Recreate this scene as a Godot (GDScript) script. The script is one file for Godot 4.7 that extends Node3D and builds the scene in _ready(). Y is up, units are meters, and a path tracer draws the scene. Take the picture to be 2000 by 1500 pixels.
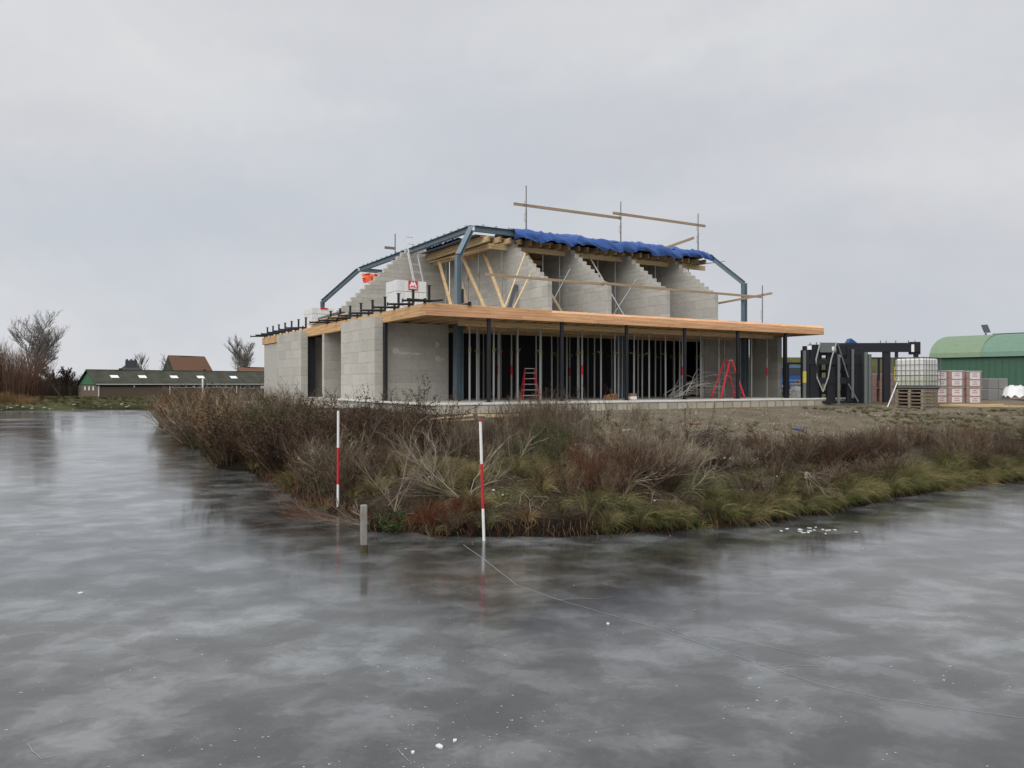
extends Node3D

# Building axes: s runs along the long front, t runs back from it, both in metres from the front corner of the canopy.
const TURN := 0.5376
const CORNER := Vector2(-2.535, 22.65)
const SLAB := 1.175
const ROOF := 4.12

var M := {}
var used := {}
var rng := RandomNumberGenerator.new()
var shore_noise := FastNoiseLite.new()
var lump_noise := FastNoiseLite.new()
var zone_noise := FastNoiseLite.new()


class Shape:
	var v := PackedVector3Array()
	var n := PackedVector3Array()
	var c := PackedColorArray()
	var uv := PackedVector2Array()
	var ix := PackedInt32Array()
	var col := Color.WHITE
	var two := false

	func vert(p: Vector3, nn: Vector3, u := Vector2.ZERO) -> int:
		v.push_back(p)
		n.push_back(nn)
		c.push_back(col)
		uv.push_back(u)
		return v.size() - 1

	func tri(a: Vector3, b: Vector3, d: Vector3, out: Vector3) -> void:
		var nn := (d - a).cross(b - a).normalized()
		var k := v.size()
		if nn.dot(out) < 0.0:
			nn = -nn
			vert(a, nn); vert(d, nn); vert(b, nn)
		else:
			vert(a, nn); vert(b, nn); vert(d, nn)
		ix.push_back(k); ix.push_back(k + 1); ix.push_back(k + 2)

	func quad(a: Vector3, b: Vector3, d: Vector3, e: Vector3, out: Vector3) -> void:
		var nn := (d - a).cross(b - a).normalized()
		if nn == Vector3.ZERO:
			nn = (e - a).cross(d - a).normalized()
		var k := v.size()
		var flip := nn.dot(out) < 0.0
		if flip:
			nn = -nn
		vert(a, nn, Vector2(0, 0)); vert(b, nn, Vector2(1, 0)); vert(d, nn, Vector2(1, 1)); vert(e, nn, Vector2(0, 1))
		for i in ([0, 2, 1, 0, 3, 2] if flip else [0, 1, 2, 0, 2, 3]):
			ix.push_back(k + i)

	func box(at: Vector3, size: Vector3, bev := 0.004, turned := Basis.IDENTITY) -> void:
		var h := size * 0.5
		var b := minf(bev, minf(h.x, minf(h.y, h.z)) * 0.45)
		var xf := Transform3D(turned, at)
		var pt := func(sg: Vector3, ax: int) -> Vector3:
			var q := Vector3(sg.x * (h.x - b), sg.y * (h.y - b), sg.z * (h.z - b))
			q[ax] = sg[ax] * h[ax]
			return xf * q
		for ax in 3:
			var j := (ax + 1) % 3
			var k := (ax + 2) % 3
			for s1 in [-1.0, 1.0]:
				var sg := Vector3.ZERO
				sg[ax] = s1
				var qs := []
				for pr in [[-1, -1], [1, -1], [1, 1], [-1, 1]]:
					sg[j] = pr[0]; sg[k] = pr[1]
					qs.append(pt.call(sg, ax))
				var out := Vector3.ZERO
				out[ax] = s1
				quad(qs[0], qs[1], qs[2], qs[3], turned * out)
				if b > 0.0005:
					for s2 in [-1.0, 1.0]:
						var p1 := Vector3.ZERO
						p1[ax] = s1; p1[j] = s2; p1[k] = 1
						var p2 := p1
						p2[k] = -1
						var o2 := Vector3.ZERO
						o2[ax] = s1; o2[j] = s2
						quad(pt.call(p1, ax), pt.call(p2, ax), pt.call(p2, j), pt.call(p1, j), turned * o2)
		if b > 0.0005:
			for sx in [-1, 1]:
				for sy in [-1, 1]:
					for sz in [-1, 1]:
						var sg := Vector3(sx, sy, sz)
						tri(pt.call(sg, 0), pt.call(sg, 1), pt.call(sg, 2), turned * sg)

	func tube(pts: Array, r0: float, r1: float, sides := 8, caps := true) -> void:
		var last := pts.size() - 1
		var rings := []
		var ref := Vector3.UP
		for i in pts.size():
			var dir: Vector3 = (pts[mini(i + 1, last)] - pts[maxi(i - 1, 0)]).normalized()
			var side := dir.cross(ref)
			if side.length() < 0.05:
				side = dir.cross(Vector3(1, 0, 0.3))
			side = side.normalized()
			var up := side.cross(dir).normalized()
			var r := lerpf(r0, r1, float(i) / maxf(last, 1))
			var k := v.size()
			for j in sides:
				var a := TAU * j / sides
				var o := side * cos(a) + up * sin(a)
				vert(pts[i] + o * r, o)
			rings.append(k)
		for i in last:
			for j in sides:
				var a: int = rings[i] + j
				var b: int = rings[i] + (j + 1) % sides
				var d: int = rings[i + 1] + j
				var e: int = rings[i + 1] + (j + 1) % sides
				for q in [a, b, e, a, e, d]:
					ix.push_back(q)
		if caps:
			for w in [0, last]:
				var dir: Vector3 = (pts[1] - pts[0]).normalized() * -1.0 if w == 0 else (pts[last] - pts[last - 1]).normalized()
				var k := v.size()
				for j in sides:
					vert(v[rings[w] + j], dir)
				for j in range(1, sides - 1):
					var tr := [k, k + j, k + j + 1] if w == 0 else [k, k + j + 1, k + j]
					for q in tr:
						ix.push_back(q)

	func ribbon(pts: Array, w0: float, w1: float, face: Vector3) -> void:
		var last := pts.size() - 1
		var k := v.size()
		for i in pts.size():
			var dir: Vector3 = (pts[mini(i + 1, last)] - pts[maxi(i - 1, 0)]).normalized()
			var side := dir.cross(face).normalized()
			var nn := side.cross(dir).normalized()
			var w := lerpf(w0, w1, float(i) / maxf(last, 1)) * 0.5
			vert(pts[i] - side * w, nn)
			vert(pts[i] + side * w, nn)
		for i in last:
			var a := k + i * 2
			for q in [a, a + 1, a + 3, a, a + 3, a + 2]:
				ix.push_back(q)

	# outline in the local (x, y) plane, drawn out along +z from z0 to z1, then placed by xf
	func prism(outline: PackedVector2Array, z0: float, z1: float, xf := Transform3D.IDENTITY) -> void:
		var mid := Vector2.ZERO
		for p in outline:
			mid += p / outline.size()
		for i in outline.size():
			var p := outline[i]
			var q := outline[(i + 1) % outline.size()]
			var o := Vector2(q.y - p.y, p.x - q.x)
			if Geometry2D.is_polygon_clockwise(outline):
				o = -o
			quad(xf * Vector3(p.x, p.y, z0), xf * Vector3(q.x, q.y, z0), xf * Vector3(q.x, q.y, z1), xf * Vector3(p.x, p.y, z1), xf.basis * Vector3(o.x, o.y, 0))
		var t := Geometry2D.triangulate_polygon(outline)
		for i in range(0, t.size(), 3):
			for z in [z0, z1]:
				var a := outline[t[i]]
				var b := outline[t[i + 1]]
				var d := outline[t[i + 2]]
				tri(xf * Vector3(a.x, a.y, z), xf * Vector3(b.x, b.y, z), xf * Vector3(d.x, d.y, z), xf.basis * Vector3(0, 0, 1 if z == maxf(z0, z1) else -1))

	# rolled steel profile from a to b: two flanges and a web
	func girder(a: Vector3, b: Vector3, deep: float, wide: float, up := Vector3.UP) -> void:
		var d := (b - a).normalized()
		var side := d.cross(up).normalized()
		var u := side.cross(d).normalized()
		var bs := Basis(side, u, -d)
		var mid := (a + b) * 0.5
		var l := a.distance_to(b)
		var th := 0.016
		box(mid + u * (deep - th) * 0.5, Vector3(wide, th, l), 0.003, bs)
		box(mid - u * (deep - th) * 0.5, Vector3(wide, th, l), 0.003, bs)
		box(mid, Vector3(0.012, deep - th * 2.0 - 0.001, l - 0.002), 0.0, bs)

	func bar(a: Vector3, b: Vector3, w: float, h: float, bev := 0.004, up := Vector3.UP) -> void:
		var d := (b - a).normalized()
		var side := d.cross(up).normalized()
		var u := side.cross(d).normalized()
		box((a + b) * 0.5, Vector3(w, h, a.distance_to(b)), bev, Basis(side, u, -d))

	func mesh() -> ArrayMesh:
		# front faces run clockwise: turn every face the way its normals point
		for i in range(0, ix.size(), 3):
			var a := v[ix[i]]
			if (v[ix[i + 2]] - a).cross(v[ix[i + 1]] - a).dot(n[ix[i]] + n[ix[i + 1]] + n[ix[i + 2]]) < 0.0:
				var k := ix[i + 1]
				ix[i + 1] = ix[i + 2]
				ix[i + 2] = k
		var arr := []
		arr.resize(Mesh.ARRAY_MAX)
		arr[Mesh.ARRAY_VERTEX] = v
		arr[Mesh.ARRAY_NORMAL] = n
		arr[Mesh.ARRAY_COLOR] = c
		arr[Mesh.ARRAY_TEX_UV] = uv
		if two:
			arr[Mesh.ARRAY_TEX_UV2] = uv
		arr[Mesh.ARRAY_INDEX] = ix
		var m := ArrayMesh.new()
		m.add_surface_from_arrays(Mesh.PRIMITIVE_TRIANGLES, arr)
		return m


# ---------------------------------------------------------------- helpers

func numbered(called: String) -> String:
	var k: int = used.get(called, -1) + 1
	used[called] = k
	return called if k == 0 else "%s_%03d" % [called, k]


func site(s: float, t: float, y: float) -> Vector3:
	return Vector3(CORNER.x + 0.859 * s - 0.512 * t, y, -(CORNER.y + 0.512 * s + 0.859 * t))


func loc(s: float, y: float, t: float) -> Vector3:
	return Vector3(s, y, -t)


func tag(o: Node3D, label: String, category: String, group := "", kind := "") -> void:
	if label: o.set_meta("label", label)
	if category: o.set_meta("category", category)
	if group: o.set_meta("group", group)
	if kind: o.set_meta("kind", kind)


func thing(called: String, label: String, category: String, at: Vector3, turn := 0.0, group := "") -> Node3D:
	var o := Node3D.new()
	o.name = numbered(called)
	add_child(o)
	o.position = at
	o.rotation.y = turn
	tag(o, label, category, group)
	return o


func part(called: String, sh: Shape, m: Material, parent: Node3D) -> MeshInstance3D:
	return part_mesh(called, sh.mesh(), m, parent)


func part_mesh(called: String, mesh: Mesh, m: Material, parent: Node3D) -> MeshInstance3D:
	var o := MeshInstance3D.new()
	o.name = called
	o.mesh = mesh
	o.material_override = m
	parent.add_child(o, true)
	return o


func whole(called: String, sh: Shape, m: Material, at: Vector3, turn: float, label: String, category: String, group := "") -> MeshInstance3D:
	var o := MeshInstance3D.new()
	o.name = numbered(called)
	o.mesh = sh.mesh()
	o.material_override = m
	add_child(o)
	o.position = at
	o.rotation.y = turn
	tag(o, label, category, group)
	return o


func copy(o: Node3D, at: Vector3, turn: float, size := 1.0) -> Node3D:
	var base: String = o.get_meta("base") if o.has_meta("base") else String(o.name)
	var d: Node3D = o.duplicate()
	d.name = numbered(base)
	add_child(d)
	d.position = at
	d.rotation = Vector3(0, turn, 0)
	d.scale = Vector3.ONE * size
	return d


func one_box(called: String, at: Vector3, size: Vector3, m: Material, parent: Node3D, bev := 0.006) -> MeshInstance3D:
	var sh := Shape.new()
	sh.box(Vector3.ZERO, size, bev)
	var o := part(called, sh, m, parent)
	o.position = at
	return o


# ---------------------------------------------------------------- materials

func lin(r: float, g: float, b: float) -> Color:
	return Color(r, g, b).linear_to_srgb()


func noise_tex(freq: float, octaves: int, stops: Array, size := 512, kind := FastNoiseLite.TYPE_SIMPLEX_SMOOTH, seed := 1, warp := 0.0, gain := 0.5) -> NoiseTexture2D:
	var f := FastNoiseLite.new()
	f.noise_type = kind
	f.seed = seed
	f.frequency = freq
	f.fractal_octaves = octaves
	f.fractal_gain = gain
	if warp > 0.0:
		f.domain_warp_enabled = true
		f.domain_warp_amplitude = warp
		f.domain_warp_frequency = freq * 1.7
	var t := NoiseTexture2D.new()
	t.width = size
	t.height = size
	t.seamless = true
	t.seamless_blend_skirt = 0.25
	t.noise = f
	if stops:
		var g := Gradient.new()
		g.offsets = PackedFloat32Array(stops.map(func(q): return q[0]))
		g.colors = PackedColorArray(stops.map(func(q): return q[1]))
		t.color_ramp = g
	return t


func mat(called: String, c: Color, rough := 0.85, metal := 0.0, tex: Texture2D = null, scale := Vector3.ONE, bump: Texture2D = null, bump_cm := 0.3, world := false) -> StandardMaterial3D:
	var m := StandardMaterial3D.new()
	m.resource_name = called
	m.albedo_color = c
	m.roughness = rough
	m.metallic = metal
	if tex or bump:
		m.uv1_triplanar = true
		m.uv1_world_triplanar = world
		m.uv1_scale = scale
	if tex:
		m.albedo_texture = tex
	if bump:
		m.heightmap_enabled = true
		m.heightmap_texture = bump
		m.heightmap_scale = bump_cm
	M[called] = m
	return m


func offset_of(m: StandardMaterial3D, called: String, off: Vector3, tint: Color) -> StandardMaterial3D:
	var k: StandardMaterial3D = m.duplicate()
	k.resource_name = called
	k.uv1_offset = off
	k.albedo_color = m.albedo_color * tint
	M[called] = k
	return k


func wood_image(seed: int) -> ImageTexture:
	var w := 512
	var h := 256
	var im := Image.create(w, h, false, Image.FORMAT_RGB8)
	var f := FastNoiseLite.new()
	f.seed = seed
	f.frequency = 0.02
	f.fractal_octaves = 4
	var r := RandomNumberGenerator.new()
	r.seed = seed
	var knots := []
	for i in 16:
		knots.append([r.randf() * w, r.randf() * h, r.randf_range(2.0, 5.0)])
	for y in h:
		for x in w:
			var k := 0.0
			var bend := 0.0
			for q in knots:
				var dx: float = (x - q[0]) * 0.55
				var dy: float = y - q[1]
				if absf(dx) < 40.0 and absf(dy) < 26.0:
					var rr := sqrt(dx * dx + dy * dy)
					k = maxf(k, 1.0 - smoothstep(q[2] * 0.5, q[2], rr))
					bend += signf(dy) * 7.0 * exp(-rr / 9.0)
			var g := f.get_noise_2d(x * 0.16, (y + bend) * 1.9)
			var fine := f.get_noise_2d(x * 0.6 + 900.0, (y + bend) * 9.0)
			var a := clampf(0.90 + g * 0.15 + fine * 0.07, 0.0, 1.0)
			var c := Color(a, a * (0.985 + 0.03 * g), a * (0.96 + 0.06 * g))
			im.set_pixel(x, y, c.lerp(Color(0.40, 0.24, 0.14), k * 0.8))
	return ImageTexture.create_from_image(im)


func make_materials() -> void:
	var mottled := noise_tex(0.012, 5, [[0.0, Color(0.90, 0.90, 0.89)], [0.35, Color(0.95, 0.95, 0.945)], [0.6, Color(0.975, 0.975, 0.97)], [1.0, Color(1.0, 1.0, 1.0)]], 512, FastNoiseLite.TYPE_SIMPLEX_SMOOTH, 3, 20.0, 0.62)
	var grit := noise_tex(0.08, 3, [], 512, FastNoiseLite.TYPE_SIMPLEX_SMOOTH, 8)
	M.mottled_texture = mottled
	M.grit_texture = grit
	# calcium silicate blocks, in a few tones
	for i in 7:
		var k: float = [1.0, 0.95, 1.03, 0.97, 0.90, 0.99, 1.045][i]
		var b := mat("block_%d" % i, lin(0.47 * k, 0.453 * k, 0.418 * k), 0.92, 0.0, mottled, Vector3.ONE * 0.75, grit, 0.03)
		b.uv1_offset = Vector3(i * 0.37, i * 0.21, i * 0.53)
	mat("mortar", lin(0.45, 0.435, 0.40), 0.95, 0.0, mottled, Vector3.ONE * 0.8)
	mat("patch", lin(0.62, 0.61, 0.57), 0.95, 0.0, mottled, Vector3.ONE * 2.0)
	mat("concrete", lin(0.42, 0.40, 0.36), 0.92, 0.0, mottled, Vector3.ONE * 0.5, grit, 0.2)
	for i in 3:
		var k: float = [1.0, 0.86, 1.1][i]
		mat("edge_panel_%d" % i, lin(0.46 * k, 0.43 * k, 0.36 * k), 0.92, 0.0, mottled, Vector3.ONE * 1.3, grit, 0.2).uv1_offset = Vector3(i * 0.3, i * 0.2, 0)
	mat("white_edge", lin(0.72, 0.72, 0.70), 0.8, 0.0, mottled, Vector3.ONE * 1.2)
	var wood_a := wood_image(11)
	var wood_b := wood_image(29)
	for i in 4:
		var k: float = [1.0, 0.94, 1.05, 0.97][i]
		mat("glulam_%d" % i, lin(0.80 * k, 0.455 * k * (1.0 if i != 2 else 1.05), 0.255 * k), 0.7, 0.0, [wood_a, wood_b, wood_a, wood_b][i], Vector3(0.32, 1.3, 0.32)).uv1_offset = Vector3(i * 0.31, i * 0.27, i * 0.17)
	mat("side_beam", lin(0.66, 0.42, 0.21), 0.75, 0.0, wood_b, Vector3(0.32, 1.3, 0.32))
	mat("pine", lin(0.66, 0.48, 0.28), 0.8, 0.0, wood_a, Vector3(0.4, 1.8, 0.4))
	mat("pine_pale", lin(0.76, 0.60, 0.36), 0.8, 0.0, wood_b, Vector3(0.4, 1.8, 0.4))
	mat("pine_old", lin(0.42, 0.32, 0.21), 0.85, 0.0, wood_b, Vector3(0.5, 2.0, 0.5))
	mat("plywood", lin(0.42, 0.30, 0.17), 0.85, 0.0, wood_a, Vector3(0.3, 0.6, 0.3))
	mat("grey_wood", lin(0.27, 0.26, 0.245), 0.9, 0.0, wood_b, Vector3(6, 0.8, 6), grit, 0.1)
	mat("mossy_wood", lin(0.07, 0.06, 0.03), 0.95, 0.0, mottled, Vector3.ONE * 3.0, grit, 0.4)
	mat("pallet_wood", lin(0.33, 0.28, 0.22), 0.9, 0.0, wood_b, Vector3(0.7, 2.0, 0.7))
	mat("blue_steel", lin(0.13, 0.185, 0.225), 0.5, 0.0, mottled, Vector3.ONE * 0.6)
	mat("black_steel", lin(0.008, 0.009, 0.013), 0.55)
	mat("navy_steel", lin(0.005, 0.006, 0.012), 0.6, 0.0, mottled, Vector3.ONE * 0.8)
	mat("galvanised", lin(0.36, 0.37, 0.37), 0.55, 0.5, mottled, Vector3.ONE * 2.0)
	mat("dull_tube", lin(0.19, 0.185, 0.17), 0.65, 0.2, mottled, Vector3.ONE * 2.0)
	mat("collar", lin(0.24, 0.22, 0.12), 0.7)
	mat("red_paint", lin(0.50, 0.018, 0.03), 0.5)
	mat("ladder_red", lin(0.62, 0.03, 0.045), 0.45)
	mat("aluminium", lin(0.60, 0.60, 0.60), 0.4, 0.6)
	mat("tarp", lin(0.033, 0.095, 0.33), 0.42, 0.0, mottled, Vector3.ONE * 0.7)
	mat("orange_sheet", lin(0.85, 0.14, 0.05), 0.6)
	mat("shade_black", lin(0.012, 0.012, 0.020), 0.7, 0.0, mottled, Vector3.ONE * 0.4)  # near-black colour standing in for the shade inside the ground floor
	mat("white_paint", lin(0.78, 0.78, 0.77), 0.45, 0.0, mottled, Vector3.ONE * 4.0)
	mat("pole_red", lin(0.52, 0.018, 0.03), 0.45, 0.0, mottled, Vector3.ONE * 4.0)
	mat("wrap_white", lin(0.70, 0.71, 0.72), 0.4, 0.0, mottled, Vector3.ONE * 1.5)
	mat("print_red", lin(0.55, 0.02, 0.035), 0.5)
	mat("print_white", lin(0.80, 0.80, 0.80), 0.5)
	mat("pack_block", lin(0.74, 0.74, 0.73), 0.8, 0.0, mottled, Vector3.ONE * 1.1)
	mat("cardboard", lin(0.26, 0.14, 0.07), 0.9)
	mat("brick_pack", lin(0.37, 0.22, 0.20), 0.6, 0.0, mottled, Vector3.ONE * 2.0)
	mat("tank_plastic", lin(0.78, 0.78, 0.75), 0.35)
	mat("tank_liquid", lin(0.60, 0.61, 0.50), 0.35)
	mat("cage_steel", lin(0.20, 0.20, 0.21), 0.45, 0.6)
	mat("shed_roof", lin(0.135, 0.235, 0.175), 0.6, 0.0, mottled, Vector3.ONE * 0.2)
	mat("shed_roof_pale", lin(0.18, 0.26, 0.165), 0.6, 0.0, mottled, Vector3.ONE * 0.2)
	mat("shed_wall", lin(0.05, 0.125, 0.082), 0.6, 0.0, mottled, Vector3.ONE * 0.3)
	mat("barn_roof", lin(0.062, 0.065, 0.052), 0.95, 0.0, noise_tex(0.02, 4, [[0.0, Color(0.6, 0.62, 0.52)], [0.5, Color(0.85, 0.85, 0.8)], [1.0, Color(1, 1, 1)]], 256), Vector3.ONE * 0.12)
	mat("barn_brick", lin(0.13, 0.095, 0.075), 0.95, 0.0, mottled, Vector3.ONE * 0.5)
	mat("barn_green", lin(0.045, 0.13, 0.07), 0.8)
	mat("tile_orange", lin(0.145, 0.075, 0.045), 0.9, 0.0, mottled, Vector3.ONE * 0.25)
	mat("tile_dark", lin(0.035, 0.038, 0.048), 0.8)
	mat("white_trim", lin(0.62, 0.62, 0.60), 0.7)
	mat("skylight_sheet", lin(0.80, 0.82, 0.82), 0.4)
	mat("dark_glass", lin(0.03, 0.035, 0.04), 0.15)
	mat("truck_blue", lin(0.015, 0.07, 0.22), 0.4)
	mat("tyre", lin(0.015, 0.015, 0.016), 0.9)
	mat("sling", lin(0.30, 0.34, 0.30), 0.8)
	mat("plate_grey", lin(0.11, 0.125, 0.125), 0.6)
	mat("yellow_band", lin(0.50, 0.40, 0.06), 0.6)
	mat("panel_dark", lin(0.06, 0.065, 0.08), 0.3)
	mat("grey_pack", lin(0.20, 0.20, 0.20), 0.7, 0.0, mottled, Vector3.ONE * 1.5)
	var plant := mat("plant", Color.WHITE, 0.95)
	plant.vertex_color_use_as_albedo = true
	plant.metallic_specular = 0.25
	var leaf := mat("leaf", Color.WHITE, 0.8)
	leaf.vertex_color_use_as_albedo = true
	leaf.metallic_specular = 0.3
	leaf.backlight_enabled = true
	leaf.backlight = lin(0.05, 0.06, 0.02)


# ---------------------------------------------------------------- sky, camera, light

func make_sky() -> void:
	var im := Image.create(768, 384, false, Image.FORMAT_RGB8)
	var f := FastNoiseLite.new()
	f.seed = 21
	f.frequency = 0.9
	f.fractal_octaves = 5
	f.fractal_gain = 0.5
	f.domain_warp_enabled = true
	f.domain_warp_amplitude = 0.5
	f.domain_warp_frequency = 0.8
	for y in 384:
		var el := PI * 0.5 - PI * (y + 0.5) / 384.0
		for x in 768:
			var az := TAU * (x + 0.5) / 768.0
			var d := Vector3(cos(el) * cos(az), sin(el), cos(el) * sin(az))
			# the cloud sheet lies overhead: its lumps flatten towards the horizon
			var flat := Vector3(d.x, d.y * 2.6, d.z) * 1.5
			var a := f.get_noise_3d(flat.x, flat.y, flat.z)
			var b := f.get_noise_3d(flat.x * 0.6 + 40.0, flat.y * 0.8, flat.z * 0.6)
			var k := clampf(0.5 + a * 0.8, 0.0, 1.0)
			var c := Color(0.775, 0.785, 0.815).lerp(Color(0.862, 0.868, 0.876), k)
			c = c.lerp(Color(0.765, 0.795, 0.832), clampf(0.22 + b * 0.9, 0.0, 0.6))
			if el < 0.0:
				c = Color(0.42, 0.42, 0.41)
			im.set_pixel(x, y, c)
	var sky := Sky.new()
	var pm := PanoramaSkyMaterial.new()
	pm.panorama = ImageTexture.create_from_image(im)
	sky.sky_material = pm
	var e := Environment.new()
	e.background_mode = Environment.BG_SKY
	e.sky = sky
	e.background_energy_multiplier = SKY_LEVEL
	e.tonemap_mode = Environment.TONE_MAPPER_LINEAR
	e.tonemap_exposure = EXPOSURE
	e.sdfgi_enabled = true
	e.ssao_enabled = true
	e.ssil_enabled = true
	var w := WorldEnvironment.new()
	w.name = "world_environment"
	w.environment = e
	add_child(w)


const SKY_LEVEL := 0.41
const EXPOSURE := 2.45


func make_view() -> void:
	var cam := Camera3D.new()
	cam.name = "camera"
	add_child(cam)
	cam.position = Vector3(0, 1.75, 0)
	cam.rotation = Vector3(-0.0006, 0, 0)
	cam.fov = 52.83
	cam.near = 0.05
	cam.far = 4000.0
	cam.current = true
	make_sky()
	var sun := DirectionalLight3D.new()
	sun.name = "overcast_sun"
	sun.light_color = Color(1.0, 0.985, 0.96)
	sun.light_energy = 0.40
	sun.light_angular_distance = 75.0
	sun.shadow_enabled = true
	add_child(sun)
	# high behind the photographer's left shoulder, hidden by cloud
	sun.rotation = Vector3(deg_to_rad(-52.0), deg_to_rad(-28.0), 0)


# ---------------------------------------------------------------- land and ice

var shoreline: Array[Vector2] = [
	Vector2(-900, 110), Vector2(-200, 58), Vector2(-60, 52), Vector2(-33, 50), Vector2(-24.5, 53.5), Vector2(-20, 50), Vector2(-18.3, 44),
	Vector2(-16.4, 36), Vector2(-13.4, 29.7), Vector2(-10.4, 24.2), Vector2(-7.5, 18.6), Vector2(-6.2, 16.2), Vector2(-4.9, 14.8), Vector2(-4.0, 13.2),
	Vector2(-3.0, 11.3), Vector2(-2.1, 9.9), Vector2(-1.6, 9.1), Vector2(-0.9, 8.78), Vector2(-0.3, 8.75), Vector2(0.5, 8.78), Vector2(1.05, 8.9),
	Vector2(2.4, 9.3), Vector2(3.25, 9.75), Vector2(4.13, 10.4), Vector2(6.07, 12.0), Vector2(7.9, 13.2), Vector2(9.3, 13.95), Vector2(12, 15.2),
	Vector2(25, 21), Vector2(60, 38), Vector2(300, 120), Vector2(900, 330)]
var land_outline := PackedVector2Array()


func inland(x: float, d: float) -> float:
	var best := 1e9
	var p := Vector2(x, d)
	for i in shoreline.size() - 1:
		var a := shoreline[i]
		var b := shoreline[i + 1]
		var lo := minf(a.x, b.x) - best
		if x < lo or x > maxf(a.x, b.x) + best:
			continue
		var ab := b - a
		var k := clampf((p - a).dot(ab) / ab.length_squared(), 0.0, 1.0)
		best = minf(best, p.distance_to(a + ab * k))
	if not Geometry2D.is_point_in_polygon(p, land_outline):
		best = -best
	return best


func height(x: float, d: float) -> float:
	var k := inland(x, d)
	if k > -2.0 and k < 3.0 and d < 60.0:
		k += shore_noise.get_noise_2d(x * 1.0, d * 1.0) * 0.28
	if k < 0.0:
		return maxf(-0.6, -0.04 + k * 2.0)
	var h := -0.04 + 0.17 * smoothstep(0.0, 0.18, k) + 0.33 * smoothstep(0.08, 1.3, k) + 0.32 * smoothstep(1.0, 6.0, k) + 0.16 * smoothstep(5.0, 11.0, k)
	var far := smoothstep(44.0, 52.0, d) * (1.0 - smoothstep(-12.0, 6.0, x))
	h = lerpf(h, minf(h, 0.30) * (1.0 - 0.8 * smoothstep(64.0, 100.0, d)), far)
	var dike := smoothstep(76.0, 96.0, d) * (1.0 - smoothstep(104.0, 125.0, d)) * smoothstep(4.0, 22.0, x)
	h += dike * 4.05
	var rough := 1.0 - smoothstep(30.0, 60.0, d)
	if k > 0.1:
		h += lump_noise.get_noise_2d(x, d) * 0.10 * rough * smoothstep(0.1, 1.0, k)
		h += lump_noise.get_noise_2d(x * 4.5, d * 4.5) * 0.035 * rough
	# levelled ground under and around the slab
	var s := 0.859 * (x - CORNER.x) + 0.512 * (d - CORNER.y)
	var t := -0.512 * (x - CORNER.x) + 0.859 * (d - CORNER.y)
	var flat := smoothstep(-4.5, -1.8, t) * smoothstep(-2.5, -0.8, s) * (1.0 - smoothstep(19.0, 22.0, s)) * (1.0 - smoothstep(20.0, 24.0, t))
	return lerpf(h, 0.90, flat * 0.93)


func ground_color(x: float, d: float, k: float) -> Color:
	var soil := Color(0.088, 0.069, 0.052)
	var dry := Color(0.30, 0.265, 0.21)
	var grass := Color(0.135, 0.142, 0.070)
	var z := zone_noise.get_noise_2d(x, d)
	var z2 := zone_noise.get_noise_2d(x * 3.1 + 50.0, d * 3.1)
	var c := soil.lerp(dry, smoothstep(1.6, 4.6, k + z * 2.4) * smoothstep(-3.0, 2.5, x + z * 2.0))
	c *= 1.0 + 0.35 * z2 + 0.25 * zone_noise.get_noise_2d(x * 9.0, d * 9.0 + 30.0)
	# trampled green strip on the right of the yard and thin green on the point
	var strip := smoothstep(9.5, 12.0, x + z * 4.0) * (1.0 - smoothstep(20.0, 23.0, d + z * 4.0)) * smoothstep(-0.3, 0.2, z2) * 0.8
	strip = maxf(strip, 0.7 * smoothstep(0.08, 0.3, z2) * (1.0 - smoothstep(13.0, 17.0, d)))
	var far := smoothstep(34.0, 44.0, d)
	c = c.lerp(grass * (0.9 + 0.5 * z2), maxf(strip, far))

	if k < 0.35:  # near-black wet mud, also painting in the shade of the undercut edge
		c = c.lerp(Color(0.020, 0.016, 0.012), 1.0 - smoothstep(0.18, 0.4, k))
	return c


func axis_lines(stops: Array) -> PackedFloat32Array:
	var out := PackedFloat32Array()
	for i in stops.size() - 1:
		var a: float = stops[i][0]
		var b: float = stops[i + 1][0]
		var n := int(ceil((b - a) / stops[i][1]))
		for j in n:
			out.push_back(lerpf(a, b, float(j) / n))
	out.push_back(stops[-1][0])
	return out


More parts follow.
